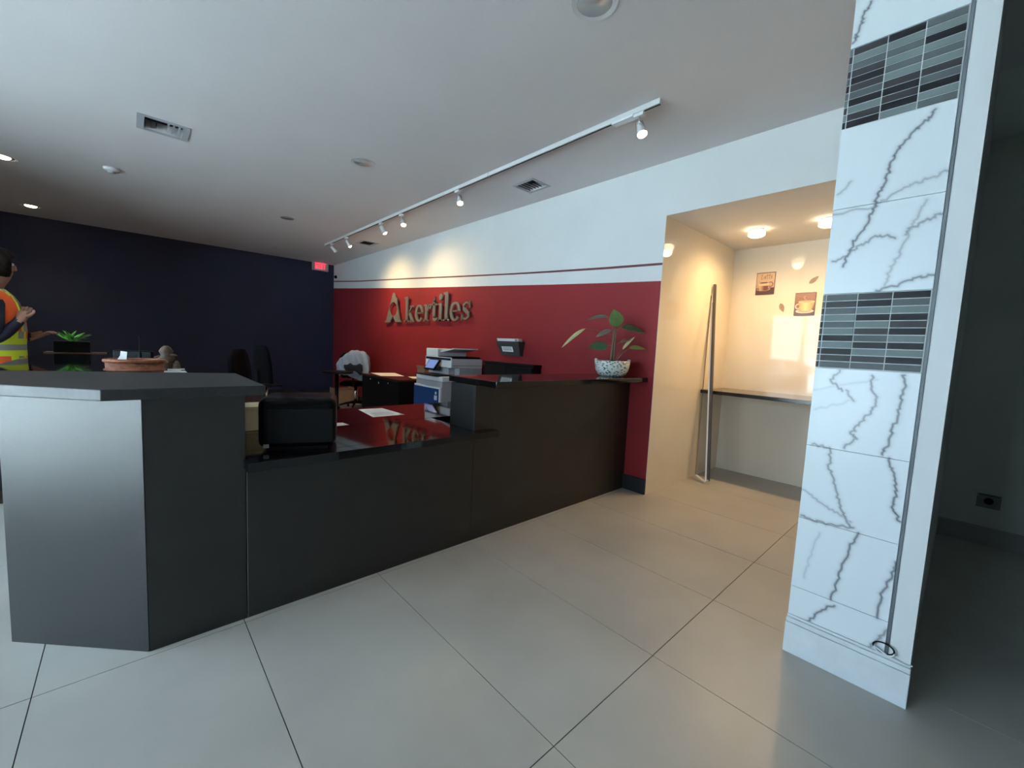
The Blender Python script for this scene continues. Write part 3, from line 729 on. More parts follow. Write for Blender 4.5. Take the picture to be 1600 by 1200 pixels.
# wall file pocket
t = thing('wall_file_pocket', (XR, 3.63, 1.15), 'dark grey wall file pocket with white label holding papers', 'file holder')
bm = B()
v = [bm.verts.new(p) for p in ((-.04, -.165, 0), (-.04, .165, 0), (-.108, .195, .165), (-.108, -.195, .165), (-.002, -.165, 0), (-.002, .165, 0), (-.002, .195, .165), (-.002, -.195, .165))]
for q in ((0, 1, 2, 3), (0, 3, 7, 4), (1, 5, 6, 2), (0, 4, 5, 1), (4, 7, 6, 5)): bm.faces.new([v[k] for k in q])
p_ = obj('pocket', bm, mat('dark_grey_plastic', (.055, .055, .055), .4), t)
md = p_.modifiers.new('thick', 'SOLIDIFY'); md.thickness = .004
bm = B(); prism(bm, [(-.180, -.0), (.180, -.0), (.180, .01), (-.180, .01)], 0, .01); bm.free(); bm = B()
v = [bm.verts.new(p) for p in ((-.030, -.160, .012), (-.030, .160, .012), (-.104, .188, .198), (-.104, -.188, .198), (-.006, -.160, .012), (-.006, .160, .012), (-.040, .188, .198), (-.040, -.188, .198))]
for q in ((0, 1, 2, 3), (4, 7, 6, 5), (0, 3, 7, 4), (1, 5, 6, 2), (0, 4, 5, 1), (3, 2, 6, 7)): bm.faces.new([v[k] for k in q])
obj('papers', bm, m_paper, t)
bm = B()
def on_pocket(y, z, o=.005): k = z / .165; return (-.04 - .068 * k - o, y, z)
bm.faces.new([bm.verts.new(on_pocket(y, z)) for y, z in ((.115, .045), (-.075, .045), (-.075, .105), (.115, .105))]); lb = obj('label', bm, m_paper, p_)
bm = B()
for zz in (.062, .075, .09): bm.faces.new([bm.verts.new(on_pocket(y, z, .006)) for y, z in ((.095, zz), (-.055, zz), (-.055, zz + .006), (.095, zz + .006))])
obj('print_lines', bm, m_ink, lb)
bm = B(); bm.faces.new([bm.verts.new(q) for q in ((-.108, -.14, .168), (-.108, -.175, .168), (-.115, -.175, .192), (-.115, -.14, .192))]); obj('clip', bm, m_ink, t)
# hall outlet
t = thing('wall_outlet', (4.49, -.205, .315), 'pale square wall outlet plate low on the dim hall wall', 'outlet')
obj('plate', mbox(-.006, -.0005, -.058, .058, -.05, .05), mat('dirty_plate', (.30, .31, .29), .6, noise=.2, nscale=30), t, bevel=.002)
bm = B(); lathe(bm, [(.024, 0), (.022, .004), (.004, .005)], 20); q = obj('socket', bm, m_blackp, t, True); q.rotation_euler = (0, -PI / 2, 0); q.location = (-.006, 0, 0)
obj('plate_border', mbox(-.0066, -.006, -.050, .050, .040, .044), m_blackp, t)
# cable loop on the partition
t = thing('cable_loop', (PX, .10, .165), 'coiled white and black cable end hanging at the partition baseboard', 'cable')
pts = [(-.012, .105 + .030 * math.cos(a) - .10, .018 + .020 * math.sin(a) + .01) for a in [2 * PI * k / 20 for k in range(21)]]
bm = B(); tube(bm, pts, .0028, 8); obj('black_wire', bm, m_blackp, t, True)
pts = [(-.016, .103 + .030 * math.cos(a) - .10, .014 + .018 * math.sin(a) + .01) for a in [PI + 2 * PI * k / 20 for k in range(11)]] + [(-.013, -.01, .006), (-.008, -.06, -.002), (-.004, -.076, .002)]
bm = B(); tube(bm, pts, .003, 8); obj('white_wire', bm, m_whitep, t, True)

# ================================================================== THINGS ON THE RIGHT LEDGE
t = thing('potted_plant', (3.08, 2.07, 1.04), 'leafy green plant in a bowl-shaped leaf printed pot', 'plant')
bm = B(); lathe(bm, [(.075, 0), (.105, .012), (.125, .045), (.134, .09), (.136, .115), (.128, .115), (.118, .05), (.08, .03)], 32, sx=.96, sy=.96)
pot = obj('pot', bm, m_pot, t, True)
for a0 in (2.45, -.75):
    bm = B()
    a_ = [a0 + .18 * (k - 2) for k in range(5)]
    lo = [bm.verts.new((.128 * math.cos(a), .128 * math.sin(a), .112)) for a in a_]; hi = [bm.verts.new((.132 * math.cos(a), .132 * math.sin(a), .112 + .016 * math.sin(PI * k / 4) ** .5)) for k, a in enumerate(a_)]
    for k in range(4): bm.faces.new((lo[k], lo[k + 1], hi[k + 1], hi[k]))
    h_ = obj('pot_handle', bm, m_pot, pot); md = h_.modifiers.new('thick', 'SOLIDIFY'); md.thickness = .008
bm = B(); lathe(bm, [(.118, .098), (.06, .104), (.004, .105)], 24); obj('soil', bm, m_soil, t, True)
R2 = Vector((.737, -.674, 0)); F2 = Vector((.676, .737, 0))
def stem(pts, r=.005): 
    bm = B(); tube(bm, pts, [r * (1 - .35 * k / (len(pts) - 1)) for k in range(len(pts))], 7); obj('stem', bm, m_stem, t, True)
def leaf(base, tip, width, nrm, m, fold=.15, droop=.0, name='leaf'):
    base, tip = Vector(base), Vector(tip); ax = tip - base; L = ax.length; ax.normalize(); n = (Vector(nrm) - ax * ax.dot(Vector(nrm))).normalized(); sd = ax.cross(n)
    bm = B(); N = 10; rows = []
    for i in range(N + 1):
        s = i / N; w = width * (math.sin(PI * min(1, s ** .75)) ** .85 if 0 < s < 1 else 0.02) / 2
        c = base + ax * L * s - Vector((0, 0, 1)) * droop * L * s * s
        rows.append([bm.verts.new(c + sd * w * k / 2 + n * (abs(k) / 2) * w * fold) for k in (-2, -1, 0, 1, 2)])
    for a, b in zip(rows, rows[1:]):
        for k in range(4): bm.faces.new((a[k], a[k + 1], b[k + 1], b[k]))
    o = obj(name, bm, m, t, True); md = o.modifiers.new('thick', 'SOLIDIFY'); md.thickness = .0012
    return o
def pp(r, z, f=0): return R2 * r + F2 * f + Vector((0, 0, z))
C0 = pp(0, .10)
stem([pp(-.012, .10), pp(-.008, .20), pp(-.002, .30), pp(.008, .36)], .010)
stem([pp(.012, .10), pp(.010, .20), pp(.012, .28), pp(.008, .36)], .009)
stem([pp(0, .10, .01), pp(.0, .22, .01), pp(-.005, .31, .01)], .009)
def twig(a, b, r=.003): 
    m_ = (Vector(a) + Vector(b)) / 2 + Vector((0, 0, .012)); stem([a, m_, b], r)
twig(pp(.006, .34), pp(.0, .40)); leaf(pp(.022, .365), pp(-.016, .495), .115, pp(.1, .15, -1), m_leaf)
twig(pp(0, .34), pp(-.055, .43)); leaf(pp(-.045, .436), pp(-.205, .425), .075, pp(.1, 1, -.35), m_leafd, .3, .10)
twig(pp(.008, .33), pp(.06, .365)); leaf(pp(.05, .36), pp(.225, .315), .15, pp(.2, 1, -.5), m_leafd, .3, -.1)
twig(pp(-.004, .31), pp(-.05, .345)); leaf(pp(-.02, .345), pp(-.135, .285), .07, pp(-.2, 1, -.5), mat('grey_green_leaf', (.13, .14, .09), .5), .2)
twig(pp(-.006, .22), pp(-.05, .225)); leaf(pp(-.04, .222), pp(-.185, .21), .085, pp(0, .75, -1), m_leafd, .2)
twig(pp(.02, .12), pp(.085, .215)); leaf(pp(.07, .20), pp(.155, .30), .030, pp(-.6, .6, -.6), m_leafp, .6)
twig(pp(.025, .115), pp(.125, .215)); leaf(pp(.12, .215), pp(.245, .225), .055, pp(0, 1, -.7), mat('yellow_green_leaf', (.19, .22, .06), .5), .3, .1)
twig(pp(.03, .24), pp(.11, .29)); leaf(pp(.05, .25), pp(.13, .275), .03, pp(0, 1, -.3), mat('grey_green_leaf', (.13, .14, .09), .5), .3)
stem([pp(-.01, .28), pp(-.12, .335), pp(-.22, .345)], .0018); leaf(pp(-.215, .345), pp(-.385, .195), .04, pp(-.5, .6, -.55), m_leafp, .7)

t.scale = (1.16, 1.16, 1.16)
# ================================================================== THINGS ON THE LOW COUNTER
t = thing('desktop_device', (.615, 2.20, .72), 'black rounded box-shaped device standing on the low granite counter', 'device', rz=-.36)
bm = B(); box(bm, -.165, .165, -.13, .15, .012, .245); obj('case', bm, m_gloss, t, bevel=.035, seg=5)
bm = B(); box(bm, -.125, .150, -.134, -.128, .035, .195); obj('front_cover', bm, m_blackp, t, bevel=.012, seg=3)
bm = B(); box(bm, -.13, .13, -.11, .11, .0005, .014); obj('base', bm, m_blackp, t)
obj('port', mbox(-.1665, -.164, -.09, -.07, .17, .18), m_chrome, t)
obj('connector', mbox(-.142, -.118, -.131, -.122, .016, .034), m_greyp, t, bevel=.003)
def paper(pts, z, label, lines=None):
    bm = B(); prism(bm, pts, z + .0006, z + .0018)
    o = tag(obj('paper_sheet', bm, m_paper), label, 'paper')
    if lines:
        bm = B()
        for p in lines: bm.faces.new([bm.verts.new((x, y, z + .0024)) for x, y in p])
        obj('print', bm, m_ink, o)
    return o
def lines_in(q, n, u0=.15, u1=.85, v0=.1, v1=.9):
    a, b, c, d = [Vector(p) for p in q]; out = []
    for k in range(n):
        v = v0 + (v1 - v0) * k / n; v2 = v + (v1 - v0) / n * .25
        P = lambda u, w: (a + (b - a) * u) * (1 - w) + (d + (c - d) * u) * w
        out.append([tuple(P(u0, v)), tuple(P(u1, v)), tuple(P(u1, v2)), tuple(P(u0, v2))])
    return out
q = [(1.234, 2.742), (1.472, 2.741), (1.46, 3.084), (1.276, 3.099)]
paper(q, .72, 'white printed sheet lying on the polished inner counter', lines_in(q, 7, .12, .8, .12, .5))
q = [(.86, 2.552), (.995, 2.556), (.985, 2.64), (.86, 2.66)]
paper(q, .72, 'white paper corner showing behind the black device')
t = thing('file_box', (.50, 2.72, .72), 'cream file box on the counter behind the tall tower', 'box')
obj('box_body', mbox(-.07, .055, -.09, .09, .001, .115), mat('cream_card', (.62, .53, .33), .7), t, bevel=.002)
obj('box_lid', mbox(-.073, .058, -.093, .093, .1155, .135), mat('cream_card', (.62, .53, .33), .7), t, bevel=.002)

# ================================================================== BEHIND THE COUNTER, RIGHT
# printer
t = thing('office_printer', (3.0, 4.45, 0), 'white and blue multifunction office printer against the red wall', 'printer')
obj('cabinet', mbox(-.30, .30, -.31, .29, .03, .80), m_greyp, t, bevel=.006)
bm = B(); box(bm, -.325, -.301, -.31, .29, .03, .735); fr_ = obj('front_frame', bm, m_whitep, t, bevel=.004)
obj('blue_door', mbox(-.334, -.3255, -.285, .285, .08, .715), m_blue, t, bevel=.004)
bm = B(); lathe(bm, [(.018, 0), (.018, .003)], 16); q = obj('badge', bm, m_whitep, t); q.rotation_euler = (0, -PI / 2, 0); q.location = (-.3345, -.235, .665)
obj('sticker', mbox(-.336, -.3342, -.265, -.20, .58, .635), mat('pale_sticker', (.55, .63, .72), .5), t)
obj('tray_unit', mbox(-.30, -.05, -.31, .29, .802, .86), m_whitep, t, bevel=.006)
obj('output_tray', mbox(-.36, -.02, -.25, .20, .862, .876), m_blackp, t, bevel=.004)
obj('neck', mbox(-.14, .29, -.20, .26, .878, .96), m_greyp, t, bevel=.004)
obj('side_column', mbox(-.06, .29, -.31, -.205, .862, .965), m_greyp, t, bevel=.004)
obj('scanner_body', mbox(-.16, .30, -.30, .29, .966, 1.075), mat('pale_grey_plastic', (.60, .61, .63), .4), t, bevel=.006)
obj('scanner_front', mbox(-.172, -.161, -.30, .29, .966, 1.09), m_whitep, t, bevel=.003)
obj('dark_band', mbox(-.175, -.1725, -.285, .275, 1.055, 1.082), mat('dark_navy_plastic', (.012, .02, .05), .3), t)
obj('feeder', mbox(-.165, .28, .02, .29, 1.091, 1.19), m_whitep, t, bevel=.008)
obj('feeder_bed', mbox(-.15, .28, -.27, .018, 1.077, 1.10), m_blackp, t, bevel=.003)
bm = B(); v = [bm.verts.new(p) for p in ((-.12, .02, 1.16), (.26, .02, 1.16), (.26, -.26, 1.205), (-.12, -.26, 1.205))]; v2 = [bm.verts.new(x.co - Vector((0, 0, .014))) for x in v]
bm.faces.new(v); bm.faces.new(v2[::-1])
for k in range(4): bm.faces.new((v[k], v[(k + 1) % 4], v2[(k + 1) % 4], v2[k]))
obj('feeder_tray', bm, m_whitep, t)
obj('side_groove', mbox(-.15, .29, -.3015, -.2995, .99, .996), mat('groove_grey', (.16, .16, .17), .5), t)
# tilted touch panel
sc = obj('touch_panel', mbox(-.012, .012, -.115, .115, -.075, .075), m_blackp, t, bevel=.004); sc.location = (-.235, .02, .99); sc.rotation_euler = (0, .62, 0)
q = obj('panel_screen', mbox(-.0135, -.0118, -.098, .098, -.06, .062), m_screen, sc)
obj('panel_stem', mbox(-.21, -.165, -.03, .06, .95, .99), m_greyp, t)
# desk
t = thing('office_desk', (2.98, 5.73, 0), 'dark wood office desk with papers beside the printer', 'desk')
obj('desk_top', mbox(-.34, .33, -.62, .62, .71, .74), m_wood, t, bevel=.004)
obj('modesty_panel', mbox(-.32, -.302, -.60, .60, .03, .709), m_blackp, t)
for sy in (-.60, .582): obj('desk_side', mbox(-.30, .32, sy, sy + .018, .001, .709), m_blackp, t)
for k, (yy, zz) in enumerate(((-.28, .665), (.02, .64), (.30, .675))):
    bm = B(); lathe(bm, [(.012 if k != 1 else .020, 0), (.012 if k != 1 else .020, .004), (.004, .006)], 14); q = obj('drawer_lock', bm, m_chrome, t, True); q.rotation_euler = (0, -PI / 2, 0); q.location = (-.3205, yy, zz)
paper([(2.70, 5.76), (3.02, 5.66), (3.18, 6.28), (2.80, 6.34)], .74, 'large pale sheet spread on the dark desk')
paper([(2.95, 5.28), (3.14, 5.22), (3.22, 5.54), (3.04, 5.58)], .74, 'pale sheet on the desk end next to the printer')
# round side table and jacket chair
t = thing('round_table', (2.44, 6.80, 0), 'dark round side table beside the jacket chair', 'table')
bm = B(); lathe(bm, [(.01, .735), (.24, .735), (.25, .72), (.24, .705), (.01, .70)], 36); obj('table_top', bm, m_blackp, t, True)
bm = B(); lathe(bm, [(.03, .70), (.03, .03)], 16); obj('post', bm, m_blackp, t, True)
bm = B(); lathe(bm, [(.22, .0), (.22, .015), (.03, .035)], 28); obj('foot', bm, m_blackp, t, True)
def office_chair(loc, rz, label, arm=True, backm=None, top=1.05):
    t = thing('office_chair', (*loc, 0), label, 'chair', rz=rz, group='office chairs')
    bm = B(); box(bm, -.24, .24, -.23, .23, .43, .50); obj('seat', bm, m_fab, t, bevel=.03, seg=3)
    bm = B()
    N = 7; rows = []
    for i in range(N + 1):
        s = i / N; z = .58 + (top - .58) * s; w = .20 + .04 * math.sin(PI * s) - (.05 if i == N else 0); y = .21 + .06 * s
        rows.append([bm.verts.new((w * k / 3, y + .03 * (abs(k) / 3) ** 2 * -1, z)) for k in range(-3, 4)])
    for a, b in zip(rows, rows[1:]):
        for k in range(6): bm.faces.new((a[k], a[k + 1], b[k + 1], b[k]))
    bk = obj('backrest', bm, backm or m_fab, t, True); md = bk.modifiers.new('thick', 'SOLIDIFY'); md.thickness = .04; md.offset = 0
    bm = B(); tube(bm, [(0, .0, .44), (0, .22, .44), (0, .275, .55), (0, .285, .80)], .018, 8); obj('back_bracket', bm, m_blackp, t, True)
    bm = B(); tube(bm, [(0, 0, .12), (0, 0, .44)], .028, 12); obj('gas_lift', bm, m_chrome, t, True)
    for k in range(5):
        a = 2 * PI * k / 5 + .3
        bm = B(); tube(bm, [(0, 0, .125), (.15 * math.cos(a), .15 * math.sin(a), .11), (.28 * math.cos(a), .28 * math.sin(a), .075)], [.026, .02, .016], 8); lg = obj('leg', bm, m_blackp, t, True)
        bm = B(); lathe(bm, [(.028, -.012), (.030, 0), (.028, .012)], 14); cs = obj('caster', bm, m_blackp, lg, True); cs.rotation_euler = (PI / 2, 0, a); cs.location = (.29 * math.cos(a), .29 * math.sin(a), .031)
    if arm:
        for s in (-1, 1):
            bm = B(); tube(bm, [(s * .23, .05, .45), (s * .28, .05, .48), (s * .29, .05, .66)], .013, 8); ar = obj('armrest', bm, m_chrome, t, True)
            obj('arm_pad', mbox(s * .29 - .03, s * .29 + .03, -.13, .13, .661, .69), m_blackp, ar, bevel=.01)
    return t
office_chair((3.00, 7.42), 2.6, 'black office chair carrying a pale blue jacket', arm=False, top=1.02)
# jacket draped over the chair back
def jacket():
    t = empty('jacket', (3.00, 7.42, 0), 2.6)
    bm = B(); N = 16; rows = []
    for i in range(N + 1):
        s = i / N                       # front hem -> over the top -> rear hem
        row = []
        for k in range(-7, 8):
            u = k / 7; top = 1.05 - .11 * max(0, u) ** 1.3 - .03 * u * u
            if s < .42: q = s / .42; z = .70 + (top - .70) * q; y = .15 + .06 * q
            elif s < .56: q = (s - .42) / .14; z = top + .03 * math.sin(PI * q); y = .21 + .11 * q
            else: q = (s - .56) / .44; z = top - (top - .60 - .05 * math.sin(3 * u)) * q; y = .32 + .05 * q * (1 + .5 * math.sin(5 * u))
            W = .27 - .07 * math.exp(-((s - .49) / .14) ** 2)
            row.append(bm.verts.new((W * u + .012 * math.sin(2.3 * i + k), y + .016 * math.sin(2.1 * k + 1.1 * i), z + .012 * math.sin(1.9 * k + .7 * i))))
        rows.append(row)
    for a, b in zip(rows, rows[1:]):
        for k in range(14): bm.faces.new((a[k], a[k + 1], b[k + 1], b[k]))
    c = obj('cloth', bm, m_denim, t, True); c.modifiers.new('sub', 'SUBSURF').render_levels = 2; md = c.modifiers.new('thick', 'SOLIDIFY'); md.thickness = .012
    bm = B(); rr = []
    hs = [.17, .20, .12, .10, .19, .15, .06]
    for k in range(7):
        x = -.17 + .05 * k
        rr.append([bm.verts.new((x + .01 * math.sin(3 * i), .405 + .010 * math.sin(2 * k + i), .82 + (.03 if k % 3 == 1 else 0) - hs[k] * i / 4)) for i in range(5)])
    for a, b in zip(rr, rr[1:]):
        for k in range(4): bm.faces.new((a[k], a[k + 1], b[k + 1], b[k]))
    q = obj('lining', bm, m_navyc, t, True); md = q.modifiers.new('thick', 'SOLIDIFY'); md.thickness = .014
    return tag(t, 'pale blue jacket with dark lining hung over an office chair', 'jacket')
jacket()
office_chair((1.06, 5.18), 1.05, 'black office chair with bright metal arm behind the tall counter', top=1.09)
office_chair((1.50, 6.34), 1.75, 'black office chair seen edge on, right of the metal arm one', arm=False, top=1.12)
# cardboard box on the floor
def carton(x0, x1, y0, y1, z0, h, label, flap=.10, m=m_card):
    cx, cy = (x0 + x1) / 2, (y0 + y1) / 2; w, d = (x1 - x0) / 2, (y1 - y0) / 2
    t = thing('cardboard_box', (cx, cy, z0), label, 'box')
    for nm, a in (('side', (-w, -w + .006, -d, d)), ('side', (w - .006, w, -d, d)), ('side', (-w + .006, w - .006, -d, -d + .006)), ('side', (-w + .006, w - .006, d - .006, d))):
        obj(nm, mbox(*a, .001, h), m, t)
    obj('bottom', mbox(-w + .006, w - .006, -d + .006, d - .006, .001, .007), m, t)
    for s in (-1, 1):
        bm = B(); x = s * w
        v = [bm.verts.new(p) for p in ((x, -d, h), (x, d, h), (x + s * flap * .4, d, h + flap), (x + s * flap * .4, -d, h + flap))]; v2 = [bm.verts.new(p.co + Vector((-s * .004, 0, .001))) for p in v]
        bm.faces.new(v); bm.faces.new(v2[::-1])
        for k in range(4): bm.faces.new((v[k], v[(k + 1) % 4], v2[(k + 1) % 4], v2[k]))
        obj('flap', bm, m, t)
    return t
carton(2.93, 3.30, 8.05, 8.55, 0, .27, 'brown cardboard box on the floor by the navy wall', .02)
carton(2.92, 3.22, 4.90, 5.10, .74, .15, 'open cardboard box with raised flap between desk and printer', .05)
# black hutch at the wall
t = thing('low_cabinet', (3.28, 3.58, 0), 'black low cabinet against the red wall right of the printer', 'cabinet')
obj('carcass', mbox(-.06, .062, -.42, .42, .001, 1.045), m_blackp, t)
obj('top', mbox(-.07, .063, -.43, .43, 1.046, 1.066), m_blackp, t, bevel=.002)
for s in (-1, 1):
    d_ = obj('door', mbox(-.078, -.061, min(s * .005, s * .415), max(s * .005, s * .415), .06, 1.03), m_blackp, t, bevel=.002)
    obj('handle', mbox(-.09, -.079, s * .04 - .006, s * .04 + .006, .55, .70), m_alu, d_)

# ================================================================== BEHIND THE COUNTER, LEFT
t = thing('desk_planter', (-.335, 4.83, 1.04), 'spiky green plant in a black box planter on the counter arm', 'plant')
obj('planter_box', mbox(-.10, .10, -.075, .075, .006, .092), m_blackp, t, bevel=.003)
obj('tray', mbox(-.15, .19, -.10, .10, .0006, .006), m_brown, t)
obj('soil', mbox(-.09, .09, -.065, .065, .088, .094), m_soil, t)
for k in range(22):
    a = 2 * PI * k / 22 + random.uniform(-.1, .1); el = random.uniform(.25, 1.1); L = random.uniform(.09, .15)
    base = Vector((random.uniform(-.02, .02), random.uniform(-.02, .02), .092)); dirv = Vector((math.cos(a) * math.cos(el), math.sin(a) * math.cos(el), math.sin(el)))
    leaf(base, base + dirv * L, .028, (-.3, -.6, .8), m_lime if k % 3 else m_leaf, .4, .15)
# basket
t = thing('wicker_basket', (.020, 2.97, .72), 'brown wicker basket standing behind the tall counter', 'basket')
bm = B(); lathe(bm, [(.095, .001), (.105, .10), (.118, .36), (.112, .36), (.098, .10), (.09, .012)], 36, sx=1, sy=.8); obj('basket_body', bm, m_wick, t, True)
bm = B(); tube(bm, [(.118 * math.cos(2 * PI * k / 36), .094 * math.sin(2 * PI * k / 36), .365) for k in range(37)], .010, 8, cap=False); obj('rim', bm, m_wick, t, True)
for k in range(9):
    bm = B(); z = .03 + k * .036; r = .100 + .017 * z / .36
    tube(bm, [((r + .004) * math.cos(2 * PI * q / 30), (r + .004) * .8 * math.sin(2 * PI * q / 30), z) for q in range(31)], .006, 6, cap=False); obj('weave_band', bm, m_wick, t, True)
o = tag(obj('white_card', mbox(-.014, .014, -.001, .001, 0, .115), m_paper), 'upright white card sticking out of the basket', 'card'); o.location = (-.035, 2.94, 1.02); o.rotation_euler = (0, .12, -.5)
bm = B(); prism(bm, [(-.035, 0), (.03, 0), (.0, .0)], 0, .001) if False else None
bm.free()
bm = B(); v = [bm.verts.new(p) for p in ((-.035, 0, 0), (.03, 0, 0), (.012, 0, .085))]; bm.faces.new(v); r_ = bmesh.ops.extrude_face_region(bm, geom=bm.faces[:])
for q in [x for x in r_['geom'] if isinstance(x, bmesh.types.BMVert)]: q.co.y += .002
o = tag(obj('white_card', bm, m_paper), 'folded white paper corner poking out of the basket', 'card'); o.location = (-.045, 2.965, 1.035); o.rotation_euler = (0, 0, -.5)
t = thing('tissue_box', (.185, 3.07, .72), 'white box right beside the wicker basket', 'box')
obj('box_body', mbox(-.055, .055, -.055, .055, .001, .30), m_paper, t, bevel=.003)
obj('tissue', mbox(-.03, .03, -.004, .004, .301, .315), m_paper, t)
# rear desk with monitor, ornament
t = thing('rear_desk', (.25, 3.95, 0), 'dark desk behind the tall counter', 'desk')
obj('desk_top', mbox(-.40, .60, -.30, .30, .70, .73), m_wood, t, bevel=.003)
for xx in (-.38, .56):
    for yy in (-.27, .25): obj('leg', mbox(xx, xx + .03, yy, yy + .03, .001, .699), m_blackp, t)
t = thing('computer_monitor', (.03, 4.02, .73), 'black computer monitor on the rear desk behind the basket', 'monitor', rz=-.5)
obj('screen_back', mbox(-.13, .11, -.02, .02, .12, .37), m_gloss, t, bevel=.01)
obj('stand', mbox(-.025, .025, -.01, .03, .012, .12), m_blackp, t)
obj('base', mbox(-.10, .10, -.07, .08, .001, .012), m_blackp, t, bevel=.003)
t = thing('desk_antenna', (.05, 3.80, .73), 'thin black antenna rising behind the basket', 'antenna')
bm = B(); lathe(bm, [(.03, .001), (.03, .02), (.012, .03), (.010, .36), (.004, .37), (.004, .48)], 12); obj('rod', bm, m_blackp, t, True)
t = thing('carved_ornament', (.19, 3.86, .73), 'brown carved wooden ornament with tiered branches behind the basket', 'ornament')
bm = B(); lathe(bm, [(.06, .001), (.06, .03), (.022, .05), (.020, .25), (.045, .27), (.03, .30), (.052, .325), (.03, .35), (.042, .375), (.028, .40), (.012, .415)], 18); obj('trunk', bm, m_statue, t, True)
for k in range(7):
    a = k * 2.4; z = .26 + .016 * k
    bm = B(); tube(bm, [(0, 0, z), (.04 * math.cos(a), .04 * math.sin(a), z + .012), (.068 * math.cos(a), .068 * math.sin(a), z + .006)], [.014, .012, .006], 7); obj('branch', bm, m_statue, t, True)
bm = B(); lathe(bm, [(.02, .0), (.026, .06), (.018, .11), (.008, .13)], 12, c=(.055, -.03, .18)); obj('small_figure', bm, m_statue, t, True)
obj('pale_tip', mbox(.03, .10, -.045, -.03, .245, .253), m_paper, t)

# ================================================================== PERSON
def person():
    t = empty('person', (-.70, 4.50, 0), .30)
    # joints in local coordinates; faces +x (towards the counter)
    J = {}
    V, E, Rr = [], [], []
    def add(n, p, r, par=None):
        J[n] = len(V); V.append(p); Rr.append(r if isinstance(r, tuple) else (r, r))
        if par: E.append((J[par], J[n]))
    add('pelvis', (0, 0, .94), (.15, .125)); add('waist', (.0, 0, 1.07), (.135, .105), 'pelvis'); add('chest', (-.01, 0, 1.26), (.155, .115), 'waist'); add('uchest', (-.005, 0, 1.39), (.13, .095), 'chest')
    add('neck', (.015, 0, 1.47), .058, 'uchest'); add('neck2', (.03, 0, 1.52), .054, 'neck')
    add('head1', (.045, 0, 1.565), (.062, .072), 'neck2'); add('head2', (.045, 0, 1.63), (.078, .092), 'head1'); add('head3', (.035, 0, 1.69), (.066, .078), 'head2')
    for s, nm in ((-1, 'r'), (1, 'l')):
        add('sh' + nm, (-.005, s * .17, 1.40), .060, 'uchest'); add('el' + nm, ((-.02, s * .25, 1.12) if nm == 'r' else (.05, s * .21, 1.12)), .045, 'sh' + nm)
        if nm == 'r':
            add('wr' + nm, (.105, s * .20, 1.275), .030, 'el' + nm); h = Vector((.105, s * .20, 1.275)); d = Vector((.25, .55, .55)).normalized()
        else:
            add('wr' + nm, (.20, s * .08, 1.16), .030, 'el' + nm); h = Vector((.20, s * .08, 1.16)); d = Vector((.6, -.5, .25)).normalized()
        sd = d.cross(Vector((0, 0, 1))).normalized(); upv = sd.cross(d)
        add('pa' + nm, tuple(h + d * .055), (.036, .020), 'wr' + nm)
        for k in range(4):
            o_ = sd * (.026 - .0175 * k); L = (.066, .076, .072, .056)[k]
            add('f%d0%s' % (k, nm), tuple(h + d * .088 + o_), .0095, 'pa' + nm); add('f%d1%s' % (k, nm), tuple(h + d * (.088 + L * .5) + o_ + upv * .006), .0088, 'f%d0%s' % (k, nm)); add('f%d2%s' % (k, nm), tuple(h + d * (.088 + L * .85) + o_ - upv * .016), .0075, 'f%d1%s' % (k, nm))
        add('t0' + nm, tuple(h + d * .035 + sd * .034 + upv * .008), .011, 'pa' + nm); add('t1' + nm, tuple(h + d * .075 + sd * .052 + upv * .012), .009, 't0' + nm); add('t2' + nm, tuple(h + d * .10 + sd * .046 + upv * .012), .0075, 't1' + nm)
        add('hp' + nm, (0, s * .095, .87), .098, 'pelvis'); add('kn' + nm, (.02, s * .11, .48), .062, 'hp' + nm); add('an' + nm, (-.02, s * .12, .09), .042, 'kn' + nm)
        add('he' + nm, (-.04, s * .12, .045), .040, 'an' + nm); add('to' + nm, (.15, s * .13, .035), (.045, .032), 'he' + nm)
    me = bpy.data.meshes.new('body'); me.from_pydata(V, E, []); me.update()
    o = bpy.data.objects.new('body_cage', me); COL.objects.link(o)
    sk = o.modifiers.new('skin', 'SKIN'); sk.use_smooth_shade = True
    sv = me.skin_vertices[0].data
    for i, r in enumerate(Rr): sv[i].radius = r; sv[i].use_root = (i == 0)
    sb = o.modifiers.new('sub', 'SUBSURF'); sb.levels = 2; sb.render_levels = 2
    dg = bpy.context.evaluated_depsgraph_get(); ev = o.evaluated_get(dg); nm_ = bpy.data.meshes.new_from_object(ev)
    bpy.data.objects.remove(o)
    nm_.name = 'body'
    body = bpy.data.objects.new('body', nm_); COL.objects.link(body); body.parent = t
    nm_.materials.clear()
    for m in (m_skin, m_navyc, mat('dark_trousers', (.02, .02, .028), .9), mat('brown_boots', (.06, .035, .02), .6)): nm_.materials.append(m)
    for p in nm_.polygons:
        c = p.center; p.use_smooth = True
        hand = ((c.x > .085 and c.z > 1.26 and c.y < -.06 and c.z < 1.42) or (c.x > .195 and c.z > 1.05))
        if c.z < .12: p.material_index = 3
        elif c.z < .93: p.material_index = 2
        elif c.z > 1.485 or hand: p.material_index = 0
        else: p.material_index = 1
    # vest: a lofted shell round the torso with coloured bands
    secs = [(.86, .175, .205), (.95, .172, .200), (1.03, .163, .190), (1.07, .162, .188), (1.11, .162, .190), (1.15, .165, .193), (1.20, .168, .198), (1.28, .165, .202), (1.34, .155, .200), (1.39, .140, .200), (1.43, .118, .190), (1.455, .098, .150), (1.475, .082, .085)]
    bm = B(); seg = 48; rings = []
    for z, rx, ry in secs:
        rings.append([bm.verts.new((-.008 + rx * math.cos(2 * PI * k / seg), ry * math.sin(2 * PI * k / seg), z)) for k in range(seg)])
